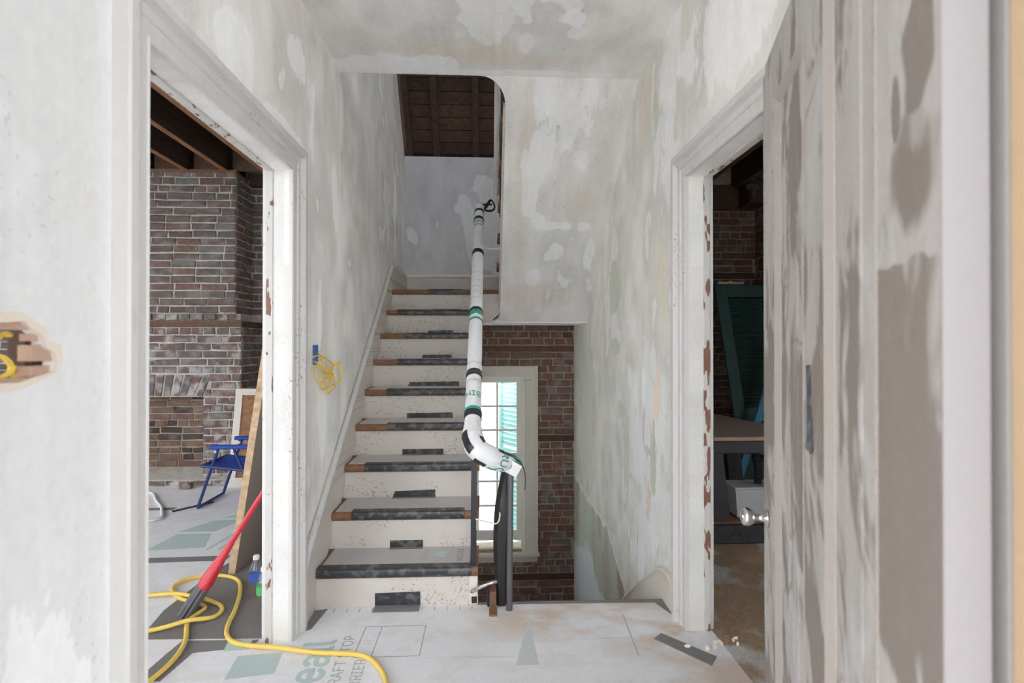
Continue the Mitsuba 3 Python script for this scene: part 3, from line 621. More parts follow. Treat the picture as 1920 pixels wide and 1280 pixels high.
# ---- wrapped banister
bn = thing('banister', 'stair banister wrapped in white printed film with black tape bands', 'banister')
RX = -.070
path = spline([(RX, 4.62, 2.44), (RX, 4.2, 2.125), (RX, 3.6, 1.673), (RX, 3.0, 1.222), (RX, 2.62, .935), (RX, 2.53, .865), (RX + .003, 2.465, .812), (-.044, 2.42, .772), (.0, 2.42, .742), (.055, 2.455, .712), (.100, 2.50, .690), (.126, 2.535, .665)], 150)
n_ = len(path); tt = np.arange(n_)
sy = path[:, 1]
rad = np.where(sy > 2.5, .040 + .004 * np.sin(tt * .5) * .4, .044); rad = np.where((sy < 2.50) & (tt < n_ - 12), .051, np.where(tt >= n_ - 12, .043, rad))
rad = np.convolve(np.pad(rad, 4, mode='edge'), np.ones(9) / 9, 'valid')
rad *= 1 + .03 * np.array([math.sin(i * 1.7) * math.sin(i * .31) for i in tt])
hr = obj('handrail', tube(path, rad, 20), 'wrap_white', bn, smooth=True)
def at_s(y): return int(np.argmin(np.where(tt < n_ - 45, abs(path[:, 1] - y), 9)))
def band(i0, i1, grow=.0025, material='black_wrap', nm='tape_band'):
    i1 = max(i1, i0 + 2); p = path[i0:i1 + 1]
    P = spline(p, 8) if len(p) > 2 else p
    return obj(nm, tube(P, np.interp(np.linspace(i0, i1, len(P)), tt, rad) + grow, 20), material, hr, smooth=True)
for y, w in ((4.52, 2), (4.40, 2), (3.92, 1), (3.30, 1), (2.82, 1), (2.60, 2), (2.475, 3)):
    i = at_s(y); band(i, i + w)
# printed lettering laid round the tube
t_, U_, V_ = frames(path)
def on_tube(m, i0, ang, scale_y=1.0, lift=.0012, flip=1):
    """x of the mesh runs round the tube, y along it"""
    v = np.array(m.vertices); seg = np.r_[0, np.cumsum(np.linalg.norm(np.diff(path, axis=0), axis=1))]
    s = seg[i0] - v[:, 1] * scale_y * flip
    C = np.stack([np.interp(s, seg, path[:, q]) for q in range(3)], 1); UU = np.stack([np.interp(s, seg, U_[:, q]) for q in range(3)], 1); VV = np.stack([np.interp(s, seg, V_[:, q]) for q in range(3)], 1)
    r = np.interp(s, seg, rad) + .0015 + lift + v[:, 2]; a = ang + v[:, 0] / np.interp(s, seg, rad)
    return trimesh.Trimesh(C + r[:, None] * (np.cos(a)[:, None] * UU + np.sin(a)[:, None] * VV), m.faces, process=False)
def text(s, h, bold=False, d=.0006):
    m = meshkit.text_mesh(s, h, d, bold); m = m.subdivide_to_size(h * .35) if hasattr(m, 'subdivide_to_size') else m
    return m
def centred(m):
    m.apply_translation((-m.bounds[:, 0].mean(), 0, 0)); return m
# angle that faces the viewer (down-stair side, upward)
i_ = at_s(2.9); face = np.array([0.0, -1.0, 0.25]); FA = math.atan2(np.dot(face, V_[i_]), np.dot(face, U_[i_]))
s1 = 1 if np.dot(np.cross(U_[i_], V_[i_]), t_[i_]) > 0 else -1
def sheet(w, h):
    n = max(2, int(w / .008)); m2 = max(1, int(h / .01)); V = [(-w / 2 + w * a / n, h * b / m2, 0) for b in range(m2 + 1) for a in range(n + 1)]
    F = []
    for b in range(m2):
        for a in range(n):
            q = b * (n + 1) + a; F += [(q, q + 1, q + n + 2), (q, q + n + 2, q + n + 1)]
    return trimesh.Trimesh(V, F, process=False)
# which way round reads left to right
def ang_dir(i):
    a0 = path[i] + U_[i] * math.cos(FA) + V_[i] * math.sin(FA); a1 = path[i] + U_[i] * math.cos(FA + .2) + V_[i] * math.sin(FA + .2)
    return 1 if a1[0] > a0[0] else -1
AD = ang_dir(i_)
def printed(m, y, mater, nm='lettering', off=0.0):
    if AD < 0: m = trimesh.Trimesh(np.array(m.vertices) * [-1, 1, 1], m.faces, process=False)
    m = on_tube(m, at_s(y), FA + off * AD, flip=1)
    obj(nm, m, mater, hr)
printed(centred(text('HIS', .035)), 2.66, 'ink_teal')
for y in (2.86, 2.80, 2.755, 3.50, 3.46, 3.42, 3.38, 3.56, 3.64):
    printed(sheet(.13, .003), y, 'ink_grey', 'printed_line')
printed(sheet(.05, .05), 3.24, 'ink_teal', 'printed_block', -.55); printed(sheet(.035, .05), 3.24, 'ink_teal', 'printed_block', .55)
printed(sheet(.12, .02), 3.20, 'ink_teal', 'printed_block'); printed(sheet(.12, .012), 4.25, 'ink_teal', 'printed_block')
printed(centred(text('NEL', .04, True)), 4.30, 'ink_teal')
printed(sheet(.10, .02), 2.545, 'ink_teal', 'printed_block')
# scroll: patches and letters
def patch(i0, i1, a0, a1, mater, nm='tape_patch', lift=.002):
    P = []; A = np.linspace(a0, a1, 8)
    for i in np.linspace(i0, i1, 8):
        q = [np.interp(i, tt, path[:, c]) for c in range(3)]; k = int(round(i)); k = min(k, n_ - 1)
        P.append([np.array(q) + (rad[k] + lift) * (math.cos(a) * U_[k] + math.sin(a) * V_[k]) for a in A])
    P = np.array(P); m = loft(P, closed=False, caps=False); return obj(nm, m, mater, hr, smooth=True)
def vis(i):   # angle at path index i that faces the camera
    d = np.array(CAM) - path[i]; d -= t_[i] * np.dot(d, t_[i]); return math.atan2(np.dot(d, V_[i]), np.dot(d, U_[i]))
i0 = int(np.argmax(path[:, 0] > -.066)) - 4
NV = n_ - i0
fr_ = lambda q: i0 + q * NV
vi = lambda q: vis(int(fr_(q)))
patch(fr_(.02), fr_(.26), vi(.14) + .35, vi(.14) + 1.15, 'black_wrap'); patch(fr_(.30), fr_(.42), vi(.36) + .75, vi(.36) + 1.35, 'black_wrap')
patch(fr_(.16), fr_(.28), vi(.2) - 1.3, vi(.2) - .8, 'black_wrap'); patch(fr_(.50), fr_(.84), vi(.66) - 1.25, vi(.66) - .75, 'black_wrap')
patch(fr_(.72), fr_(.84), vi(.78) + .1, vi(.78) + 1.1, 'ink_teal', 'printed_block'); patch(fr_(.80), fr_(.93), vi(.86) - 1.1, vi(.86) - .2, 'ink_teal', 'printed_block')
patch(fr_(.90), fr_(.98), vi(.94) - 1.2, vi(.94) + 1.3, 'aluminium', 'silver_tape')
band(n_ - 5, n_ - 3, .003, 'ink_teal', 'printed_block')
ruc = centred(text('RUC', .042))
seg_ = np.r_[0, np.cumsum(np.linalg.norm(np.diff(path, axis=0), axis=1))]
def letters_along(m, i0, off):
    """text runs round the section so that it reads down the scroll's face"""
    v = np.array(m.vertices); s = seg_[i0] + v[:, 1]
    C = np.stack([np.interp(s, seg_, path[:, q]) for q in range(3)], 1); UU = np.stack([np.interp(s, seg_, U_[:, q]) for q in range(3)], 1); VV = np.stack([np.interp(s, seg_, V_[:, q]) for q in range(3)], 1)
    r = np.interp(s, seg_, rad) + .0012 + v[:, 2]; a = vis(i0) + off + v[:, 0] / .05
    return trimesh.Trimesh(C + r[:, None] * (np.cos(a)[:, None] * UU + np.sin(a)[:, None] * VV), m.faces, process=False)
obj('lettering', letters_along(ruc, int(fr_(.56)), .15), 'ink_teal', hr)
obj('lettering', letters_along(centred(text('K', .035)), int(fr_(.48)), 1.25), 'ink_teal', hr)
# newel in black film with a grey pipe
np_secs = [(.066, 2.55, -.02, .026), (.066, 2.55, .15, .030), (.066, 2.55, .30, .036), (.072, 2.55, .42, .038), (.078, 2.55, .50, .036), (.088, 2.545, .585, .031), (.098, 2.535, .645, .030), (.105, 2.53, .69, .036)]
a_ = np.linspace(0, 2 * np.pi, 18, endpoint=False); fold = 1 + .08 * np.sin(a_ * 6 + 1)
NS = np.array(np_secs); NSi = spline(NS, 30)
nw = obj('newel_post', loft([[(x + r * f * math.cos(q), y + r * f * math.sin(q), z) for q, f in zip(a_, fold)] for x, y, z, r in NSi]), 'black_wrap', bn, smooth=40)
obj('grey_pipe', rod((.102, 2.49, -.0), (.108, 2.49, .655), .0145, 14), 'steel_grey', nw, smooth=40)
obj('silver_tape', trimesh.Trimesh(*(lambda m: (m.vertices, m.faces))(bar((.095, 2.458, .69), (.145, 2.458, .66), .02, .06)), process=False), 'aluminium', nw)
obj('tape_tail', tube(spline([(.125, 2.47, .72), (.165, 2.46, .68), (.175, 2.46, .62), (.172, 2.46, .575)], 16), .007, 6, .25), 'black_wrap', nw)
bl = obj('baluster', bar((-.067, 2.575, .19), (-.062, 2.575, .88), .028, .028, (0, 1, 0)), 'black_plastic', bn)
obj('rail_tie', tube(spline([(-.055, 2.56, .412), (-.02, 2.54, .409), (.02, 2.51, .408), (.045, 2.49, .414), (.056, 2.485, .436), (.058, 2.485, .465)], 16), .0035, 6), 'white_wood', bn)
obj('film_tail', tube(spline([(RX + .01, 4.64, 2.46), (RX + .06, 4.62, 2.44), (RX + .10, 4.6, 2.49), (RX + .13, 4.6, 2.42), (RX + .06, 4.6, 2.40), (RX + .02, 4.6, 2.43), (RX + .11, 4.59, 2.45)], 30), .021, 7, .35), 'black_wrap', bn)
obj('wire', rod((RX + .03, 4.0, 1.97), (XS - .01, 4.0, 1.96), .004, 6), 'white_wood', bn)
# odds and ends at the stair foot
sb_ = thing('strap', 'brown wooden slat hanging over the floor edge at the foot of the newel', 'strip')
obj('slat', bx(.008, .044, 2.43, 2.5, ZF, .018, .002), 'wood', sb_, uv=(.55, 0)); obj('slat', bx(.010, .042, 2.48, 2.565, .012, .10, .002), 'wood', sb_, uv=(.45, 0))
hk = lab(obj('hook', tube(spline([(-.075, 2.52, .085), (-.03, 2.50, .115), (.01, 2.49, .135), (.045, 2.50, .14)], 16), .009, 8), 'chrome', smooth=True), 'small silver clamp between stair foot and newel post', 'clamp')
lab(obj('rod', rod((.006, 2.53, ZF), (.006, 2.53, .12), .007, 8), 'black_plastic'), 'short black rod standing beside the silver clamp', 'rod')
obj('string_end', bx(-.085, -.045, 2.545, 2.57, -.0, .15, .004), 'white_wood', st)
obj('string_end', bx(-.075, -.05, 2.538, 2.548, .02, .05, .002), 'black_plastic', st)

# ---- right stair skirt with scroll
sc_ = [(2.385, ZF - .02), (2.385, .125), (2.43, .152), (2.49, .168), (2.55, .165), (2.62, .143), (2.75, .06), (2.95, -.075), (3.29, -.324), (4.6, -1.31), (4.6, -1.6), (3.3, -.62), (2.8, -.25), (2.56, -.18)]
t4 = thing('trim', 'scrolled cream skirting at the top of the right stairwell wall', 'skirting', kind='structure')
obj('skirt', extr(Polygon(sc_), 'x', XR - .024, XR + .002), 'white_wood', t4)
obj('cap_moulding', tube(spline([(XR - .020, y, z - .012) for y, z in sc_[1:10]], 60), .012, 8), 'white_wood', t4, smooth=True)
obj('bead', tube(spline([(XR - .021, y + .005, z - .045) for y, z in sc_[2:10]], 50), .004, 6), 'trim_paint', t4, smooth=True)

# ------------------------------------------------------------------ stairwell window
wn = thing('window_1', 'tall many paned window in the stairwell brick wall, teal shutters outside', 'window', kind='structure')
for x0, x1 in ((WX1 - .01, .505), (-.48, WX0 + .01)):
    obj('casing', bx(x0, x1, YB - .022, YB + .01, WZ0 - .05, 1.03, .004), 'white_wood', wn)
    xe = x1 if x0 > 0 else x0 + .022
    obj('backband', bx(xe - .022, xe, YB - .038, YB, WZ0 - .05, 1.035, .004), 'white_wood', wn)
obj('casing', bx(WX0 - .02, WX1 + .02, YB - .022, YB + .01, WZ1 - .03, 1.03, .004), 'white_wood', wn)
obj('sill', bx(-.5, .52, YB - .06, YB + .2, -.862, -.828, .006), 'white_wood', wn)
obj('apron', bx(-.48, .50, YB - .024, YB, -.925, -.862, .003), 'riser_paint', wn, uv=(0, 1))
for x0, x1 in ((.35, .39), (WX0, WX0 + .035)): obj('frame', bx(x0, x1, YB - .005, YB + .2, -.83, .955, .003), 'sash_glare_paint', wn)
obj('frame', bx(WX0, WX1, YB, YB + .2, .905, .955, .003), 'sash_glare_paint', wn)
obj('stop', bx(.338, .352, YB + .0, YB + .03, -.83, .92, .003), 'sash_glare_paint', wn)
gy = YB + .045
GX0, GX1 = -.29, .293
for nm_, za, zb_ in (('sash', .10, .905), ('sash', -.72, .155)):
    yy = gy if nm_ == 'sash' and za > 0 else gy - .0
    s = obj('sash', join(bx(GX1, .352, yy - .018, yy + .018, za, zb_), bx(WX0 + .03, GX0, yy - .018, yy + .018, za, zb_), bx(GX0, GX1, yy - .018, yy + .018, zb_ - .042, zb_), bx(GX0, GX1, yy - .018, yy + .018, za, za + (.045 if za > 0 else .10))), 'sash_glare_paint', wn)
    pz0, pz1 = za + (.045 if za > 0 else .10), zb_ - .042
    for q in (1, 2): obj('muntin', bx(GX0 + (GX1 - GX0) * q / 3 - .009, GX0 + (GX1 - GX0) * q / 3 + .009, yy - .014, yy + .014, pz0, pz1, .003), 'sash_glare_paint', s)
    for q in (1, 2): obj('muntin', bx(GX0, GX1, yy - .013, yy + .013, pz0 + (pz1 - pz0) * q / 3 - .009, pz0 + (pz1 - pz0) * q / 3 + .009, .003), 'sash_glare_paint', s)
    for a in range(3):
        for b in range(3):
            x0 = GX0 + (GX1 - GX0) * a / 3 + .009; x1 = GX0 + (GX1 - GX0) * (a + 1) / 3 - .009
            z0 = pz0 + (pz1 - pz0) * b / 3 + .009; z1 = pz0 + (pz1 - pz0) * (b + 1) / 3 - .009
            obj('pane', trimesh.Trimesh([(x0, yy, z0), (x1, yy, z0), (x1, yy, z1), (x0, yy, z1)], [(0, 1, 2), (0, 2, 3)], process=False), 'pane_glass', s)
obj('latch', join(rod((.37, YB - .03, .885), (.44, YB - .03, .892), .006), rod((.37, YB - .03, .885), (.37, YB - .03, .862), .006)), 'trim_paint', wn)
def shutter(label, hinge, ang, w, z0, z1, material, nslat, group=None, thick=.035):
    t = thing('shutter', label, 'shutter', group)
    ca, sa = math.cos(ang), math.sin(ang)
    def tr(m):
        v = np.array(m.vertices); return fixv(trimesh.Trimesh(np.c_[hinge[0] + v[:, 0] * ca - v[:, 1] * sa, hinge[1] + v[:, 0] * sa + v[:, 1] * ca, v[:, 2]], m.faces, process=False))
    for x0, x1 in ((0, .05), (w - .05, w)): obj('stile', tr(bx(x0, x1, 0, thick, z0, z1, .004)), material, t)
    zm = (z0 + z1) / 2
    for a, b in ((z0, z0 + .09), (zm - .035, zm + .035), (z1 - .07, z1)): obj('rail', tr(bx(.05, w - .05, 0, thick, a, b, .003)), material, t)
    zs = [z for z in np.linspace(z0 + .11, z1 - .09, nslat) if abs(z - zm) > .05]
    for z in zs: obj('slat', tr(bar((.045, thick / 2, z), (w - .045, thick / 2, z), .042, .008, (0, .7, .7))), material, t)
    return t
shutter('teal louvred shutter standing open outside the stairwell window, right leaf', (.42, YB + .26, 0), math.radians(125), .46, -.85, 1.0, 'shutter_teal', 34, 'outside window shutters')
shutter('teal louvred shutter standing open outside the stairwell window, left leaf', (-.36, YB + .26, 0), math.radians(68), .42, -.85, 1.0, 'shutter_teal', 34, 'outside window shutters')

# ------------------------------------------------------------------ hall wall cables
eb = thing('electrical_box', 'blue wall box with yellow cables hanging out beside the stairs', 'electrical box')
obj('body', extr(sbox(2.56, 1.165, 2.632, 1.232).difference(sbox(2.568, 1.172, 2.624, 1.226)), 'x', XL - .01, XL + .004), 'box_blue', eb)
obj('back', bx(XL, XL + .002, 2.566, 2.626, 1.17, 1.228), 'box_blue', eb)
for z in (1.150, 1.232): obj('ear', bx(XL - .002, XL + .005, 2.56, 2.63, z, z + .012, .001), 'box_blue', eb)
lps = [[(0.012, 2.626, 1.202), (0.02, 2.71, 1.173), (0.028, 2.787, 1.138), (0.012, 2.809, 1.116), (0.02, 2.769, 1.082), (0.028, 2.727, 1.044), (0.012, 2.67, 1.027), (0.02, 2.623, 1.043), (0.028, 2.585, 1.062), (0.012, 2.577, 1.098), (0.02, 2.555, 1.133)],
       [(0.012, 2.54, 1.183), (0.02, 2.63, 1.173), (0.028, 2.623, 1.144), (0.012, 2.638, 1.119), (0.02, 2.694, 1.092), (0.028, 2.752, 1.091), (0.012, 2.686, 1.072), (0.02, 2.615, 1.053), (0.028, 2.585, 1.069)],
       [(0.012, 2.562, 1.166), (0.02, 2.646, 1.129), (0.028, 2.727, 1.1), (0.012, 2.804, 1.116), (0.02, 2.849, 1.146), (0.028, 2.905, 1.156), (0.012, 2.944, 1.142), (0.02, 2.944, 1.099), (0.028, 2.905, 1.053), (0.012, 2.858, 1.035), (0.02, 2.787, 1.032)],
       [(0.012, 2.548, 1.14), (0.02, 2.63, 1.134), (0.028, 2.744, 1.099), (0.012, 2.822, 1.082), (0.02, 2.831, 1.063), (0.028, 2.804, 1.028), (0.012, 2.752, 1.002), (0.02, 2.702, 0.999), (0.028, 2.654, 1.018), (0.012, 2.702, 1.036), (0.02, 2.744, 1.058), (0.028, 2.769, 1.087)]]
for i, l in enumerate(lps):
    P = np.array(l); P[:, 0] += XL + .004 * i; P[0, 0] = XL + .006
    lab(obj('cable', tube(spline(P, 80), .0055, 8, .6), 'cable_yellow', smooth=True), 'yellow cable looped from the blue box on the left wall', 'cable', 'yellow cables of the blue wall box')
for i, l in enumerate([[(-.03, .90, 1.225), (-.03, .955, 1.242), (-.04, .99, 1.262), (-.06, 1.03, 1.262)], [(-.03, .90, 1.236), (-.03, .95, 1.232), (-.03, .985, 1.222), (-.035, 1.005, 1.205), (-.04, 1.01, 1.195), (-.05, 1.04, 1.19)], [(-.03, .90, 1.188), (-.03, .96, 1.186), (-.03, .99, 1.192), (-.035, 1.008, 1.206)]]):
    P = np.array(l); P[:, 0] += XL
    lab(obj('cable', tube(spline(P, 40), .006, 8, .6), 'cable_yellow', smooth=True), 'yellow cable inside the broken hole in the near left plaster', 'cable', 'yellow cables in the wall hole')

# ------------------------------------------------------------------ floor: cord, tape, print, mat
ec = thing('extension_cord', 'yellow extension cord looping around the broom and across the hall floor', 'cord')
CZ = ZF + .0125
def strand(pts, n): obj('strand', tube(spline([(p[0], p[1], CZ + (p[2] if len(p) > 2 else 0)) for p in pts], n), .0095, 10), 'cord_yellow', ec, smooth=True)
strand([(-1.46, 1.70), (-1.229, 1.999), (-1.251, 2.28), (-1.325, 2.45), (-1.31, 2.53), (-1.34, 2.575)], 70)
strand([(-1.34, 2.575), (-1.40, 2.61), (-1.472, 2.645), (-1.577, 2.755), (-1.574, 2.845), (-1.469, 2.904), (-1.326, 2.866), (-1.25, 2.769), (-1.156, 2.496), (-1.121, 2.358), (-1.042, 2.251), (-.851, 2.203), (-.666, 2.158), (-.492, 2.131), (-.415, 2.058), (-.366, 1.959), (-.34, 1.75)], 200)
strand([(-1.75, 2.30), (-1.60, 2.325), (-1.47, 2.348), (-1.36, 2.375, .012), (-1.30, 2.40, .019), (-1.229, 2.452, .004), (-1.225, 2.53), (-1.27, 2.585), (-1.34, 2.60, .019)], 90)
strand([(-1.90, 2.60), (-1.72, 2.66), (-1.56, 2.675, .012), (-1.44, 2.64, .019), (-1.38, 2.60, .019)], 50)
lab(obj('power_cable', tube(spline([(-3.3, 4.50, ZF + .012), (-2.85, 4.56, ZF + .012), (-2.76, 4.53, ZF + .012), (-2.60, 4.32, ZF + .012), (-2.46, 4.15, ZF + .012), (-2.36, 3.99, ZF + .012), (-2.31, 3.87, ZF + .012), (-2.38, 3.80, ZF + .012), (-2.50, 3.80, ZF + .012), (-2.7, 3.7, ZF + .012)], 90), .010, 8), 'cable_white', smooth=True), 'white cable curling on the left room floor', 'cable')
def ground(pts, z0, z1): return extr(Polygon(pts), 'z', z0, z1)
lab(obj('floor_mat', ground([(-1.455, 2.31), (-1.50, 2.55), (-1.485, 3.02), (-1.36, 3.34), (-.93, 3.5), (-.93, 2.296)], ZF, ZF + .003), 'felt'), 'dark dusty grey felt sheet on the floor under the broom', 'mat')
for pts in ([(-2.35, 3.10), (-1.50, 3.13), (-1.50, 3.20), (-2.35, 3.17)], [(-1.29, 2.03), (-1.20, 2.02), (-1.18, 2.20), (-.96, 2.235), (-.955, 2.285), (-1.27, 2.29), (-1.28, 2.2)], [(-3.4, 4.08), (-2.35, 4.10), (-2.35, 4.16), (-3.4, 4.14)], [(-1.9, 4.2), (-1.3, 4.25), (-1.3, 4.33), (-1.9, 4.28)],
            [(-.09, 2.545), (.86, 2.528), (.86, 2.562), (-.09, 2.562)], [(.80, 2.53), (.845, 2.55), (.872, 2.36), (.862, 2.36)], [(-.80, 2.52), (-.795, 2.34), (-.765, 2.36), (-.745, 2.535)]):
    obj('tape', ground(pts, ZF, ZF + .0022), 'tape_dusty', fl)
lab(obj('tape_strip', ground([(.700, 2.215), (.742, 2.255), (.905, 2.075), (.862, 2.020)], ZF, ZF + .004), 'tape_dusty'), 'grey tape strip lying loose by the right doorway', 'tape')
lab(obj('plaster_chip', trimesh.Trimesh(*(lambda m: (np.array(m.vertices) * [.014, .008, .006] + [.815, 2.145, ZF + .008], m.faces))(trimesh.creation.icosphere(subdivisions=1)), process=False), 'render_white'), 'white plaster chip lying on the grey tape strip', 'chip')
rg = np.random.default_rng(5)
for i in range(9):
    m = trimesh.creation.icosphere(subdivisions=1); v = np.array(m.vertices) * rg.uniform(.004, .011, 3) * (1 + rg.uniform(-.3, .3, (len(m.vertices), 1)))
    x, y = .90 + rg.uniform(-.02, .14), 2.20 + rg.uniform(-.10, .06)
    lab(obj('plaster_chip', trimesh.Trimesh(v + [x, y, ZF + .005], m.faces, process=False), 'raw_plaster'), 'crumb of plaster on the sill of the right doorway', 'chip', 'plaster crumbs at the right doorway')
lab(obj('wood_offcut', bar((1.005, 2.21, ZF + .012), (1.02, 2.23, .085), .018, .012, (1, 0, 0)), 'wood', uv=(.45, 0)), 'small brown wood offcut propped by the right doorway', 'wood scrap')
# print on the paper: big teal letters reading away from the viewer along the left casing
def flat_text(s, h, o, d, material, bold=False, nm='lettering', z=ZF):
    m = meshkit.text_mesh(s, h, .0006, bold); v = np.array(m.vertices); d = np.array(d, float) / np.linalg.norm(d); e = np.array([-d[1], d[0]])
    w = np.c_[o[0] + v[:, :1] * d[0] + v[:, 1:2] * e[0], o[1] + v[:, :1] * d[1] + v[:, 1:2] * e[1], v[:, 2:] + z + .0004]
    return obj(nm, fixv(trimesh.Trimesh(w, m.faces, process=False)), material, fl)
TD = (-.06, 1.0)
flat_text('nheall', .125, (-.60, 1.78), TD, 'ink_floor', True)
flat_text('NG DRAFT STOP', .044, (-.53, 1.82), TD, 'ink_line')
flat_text('E BARRIER', .044, (-.455, 1.82), TD, 'ink_line')
for q in ([(-.97, 2.02), (-.80, 2.05), (-.82, 2.19), (-.99, 2.17)], [(-.98, 1.80), (-.75, 1.86), (-.77, 1.99), (-.97, 1.96)], [(-1.06, 2.20), (-.97, 2.21), (-.98, 2.29), (-1.08, 2.29)]):
    obj('printed_block', ground(q, ZF, ZF + .0005 if q[0][0] > -1.05 else ZF + .0034), 'ink_floor', fl)
for q in ([(-2.05, 3.30), (-1.72, 3.34), (-1.80, 3.58), (-2.02, 3.58)], [(-2.04, 3.62), (-1.80, 3.62), (-1.72, 3.86), (-1.92, 3.84)], [(-1.88, 3.9), (-1.68, 3.92), (-1.60, 4.05), (-1.74, 4.06)]):
    obj('printed_block', ground(q, ZF, ZF + .0006), 'ink_floor', fl)
for i in range(5): obj('printed_line', ground([(-1.70 + .07 * i, 3.30), (-1.68 + .07 * i, 3.30), (-1.60 + .055 * i, 3.85), (-1.62 + .055 * i, 3.85)], ZF, ZF + .0006), 'ink_floor', fl)
def gl(a, b, w=.0025): 
    a, b = np.array(a), np.array(b); n = np.array([b[1] - a[1], a[0] - b[0]]); n = n / np.linalg.norm(n) * w
    obj('printed_line', ground([a - n, b - n, b + n, a + n], ZF, ZF + .0005), 'ink_line', fl)
for a, b in (((-.53, 2.37), (-.27, 2.37)), ((-.53, 2.14), (-.27, 2.14)), ((-.53, 2.14), (-.53, 2.37)), ((-.46, 2.14), (-.46, 2.37)), ((-.27, 2.14), (-.27, 2.37)), ((.60, 2.10), (.62, 2.42))): gl(a, b)
for i in range(12): gl((-.71 + .058 * i, 2.50), (-.71 + .058 * i, 2.535))
obj('printed_block', ground([(.11, 2.06), (.20, 2.06), (.185, 2.40)], ZF, ZF + .0004), 'ink_faint', fl)
# lettering on the first tread's paper
def tread_text(s, h, o, d, z, material):
    m = meshkit.text_mesh(s, h, .0005, False); v = np.array(m.vertices); d = np.array(d, float); e = np.array([-d[1], d[0]])
    w = np.c_[o[0] + v[:, :1] * d[0] + v[:, 1:2] * e[0], o[1] + v[:, :1] * d[1] + v[:, 1:2] * e[1], v[:, 2:] + z]
    obj('lettering', fixv(trimesh.Trimesh(w, m.faces, process=False)), material, 'staircase__tread')
tread_text('ESSTIVE', .028, (-.150, 2.765), (0, -1), .1927, 'ink_grey')
tread_text('NTARY', .028, (-.325, 2.77), (0, -1), .1927, 'ink_line'); tread_text('ENTARY', .024, (-.375, 2.77), (0, -1), .1927, 'ink_floor')
obj('printed_block', extr(Polygon([(-.265, 2.70), (-.235, 2.66), (-.205, 2.67), (-.215, 2.70), (-.195, 2.72), (-.225, 2.735), (-.25, 2.74)]), 'z', .1926, .1931), 'ink_floor', 'staircase__tread')

# ------------------------------------------------------------------ left room things
ch = thing('lawn_chair', 'low blue folding lawn chair in front of the fireplace', 'chair')
NY, FY = 4.105, 4.49
fr = 0.011
for y in (NY, FY):
    obj('leg', rod((-2.166, y, .025), (-2.02, y, .46), fr), 'chair_frame', ch, smooth=40)
    obj('leg', rod((-1.905, y, .46), (-1.72, y, .025), fr), 'chair_frame', ch, smooth=40)
    obj('armrest', bx(-2.075, -1.66, y - .022, y + .022, .462, .492, .008), 'chair_blue', ch)
    obj('bolt', rod((-2.028, y - .026, .445), (-2.028, y + .026, .445), .009, 8), 'chrome', ch)
    obj('bolt', rod((-1.905, y - .026, .452), (-1.905, y + .026, .452), .009, 8), 'chrome', ch)
obj('leg_crossbar', rod((-2.166, NY, .025), (-2.166, FY, .025), fr), 'chair_frame', ch); obj('leg_crossbar', rod((-1.72, NY, .025), (-1.72, FY, .025), fr), 'chair_frame', ch)
sx = np.linspace(0, 1, 9); sy_ = np.linspace(0, 1, 7)
V = [(-2.145 + .42 * a, NY + .015 + (FY - NY - .03) * b, .335 - .055 * a - .03 * math.sin(math.pi * b) * math.sin(math.pi * min(a + .2, 1)) + th) for th in (0, .01) for a in sx for b in sy_]
F = []
for l in range(2):
    for i in range(8):
        for j in range(6):
            q = l * 63 + i * 7 + j; F += [(q, q + 1, q + 8), (q, q + 8, q + 7)] if l else [(q, q + 8, q + 1), (q, q + 7, q + 8)]
obj('seat', trimesh.Trimesh(V, F, process=False), 'chair_blue', ch, smooth=True)
obj('seat_rail', rod((-2.14, NY, .335), (-2.14, FY, .335), fr), 'chair_frame', ch)
for y in (NY, FY): obj('seat_rail', rod((-2.14, y, .335), (-1.72, y, .285), fr), 'chair_frame', ch)
br_ = [(-1.70 + .26 * b, NY + .015 + (FY - NY - .03) * a, .30 + .52 * b) for b in np.linspace(0, 1, 8) for a in np.linspace(0, 1, 6)]
obj('backrest', loft(np.array([[(-1.70 + .26 * b + o, y, .29 + .52 * b) for y, o in ((NY, 0), ((NY + FY) / 2, .03), (FY, 0), (FY, .01), ((NY + FY) / 2, .04), (NY, .01))] for b in np.linspace(0, 1, 8)])), 'chair_blue', ch, smooth=40)
for y in (NY, FY): obj('back_frame', rod((-1.73, y, .24), (-1.43, y, .84), fr), 'chair_frame', ch)
obj('back_frame', rod((-1.43, NY, .84), (-1.43, FY, .84), fr), 'chair_frame', ch)
obj('brace', tube(spline([(-2.0, FY - .02, .26), (-1.96, FY - .03, .17), (-1.88, FY - .03, .14), (-1.80, FY - .02, .17)], 14), .009, 8), 'chair_frame', ch)

bd = thing('plywood_board', 'tall brown board leaning beside the left doorway jamb', 'board')
def lean(x0, z, w=0): return x0 + .148 * z
obj('sheet', loft([[(lean(-1.392, z), y, z) for z, y in ((0, 0), (0, 0), )] for _ in ()] or [[(-1.392, 2.945, ZF), (-1.357, 2.945, ZF), (-1.312, 3.75, ZF), (-1.345, 3.75, ZF)], [(-1.392 + .148 * 2.4, 2.945, 2.41), (-1.357 + .148 * 2.4, 2.945, 2.41), (-1.312 + .148 * 2.2, 3.75, 2.41), (-1.345 + .148 * 2.2, 3.75, 2.41)]]), 'hardboard', bd)
obj('edge_strip', loft([[(-1.394, 2.940, ZF), (-1.357, 2.940, ZF), (-1.357, 2.946, ZF), (-1.394, 2.946, ZF)], [(-1.394 + .355, 2.940, 2.41), (-1.357 + .355, 2.940, 2.41), (-1.357 + .355, 2.946, 2.41), (-1.394 + .355, 2.946, 2.41)]]), 'wood', bd, uv=(1.0, 0))
wf = thing('cupboard_door', 'cream framed cupboard door with brown panel leaning by the chimney', 'cupboard door')
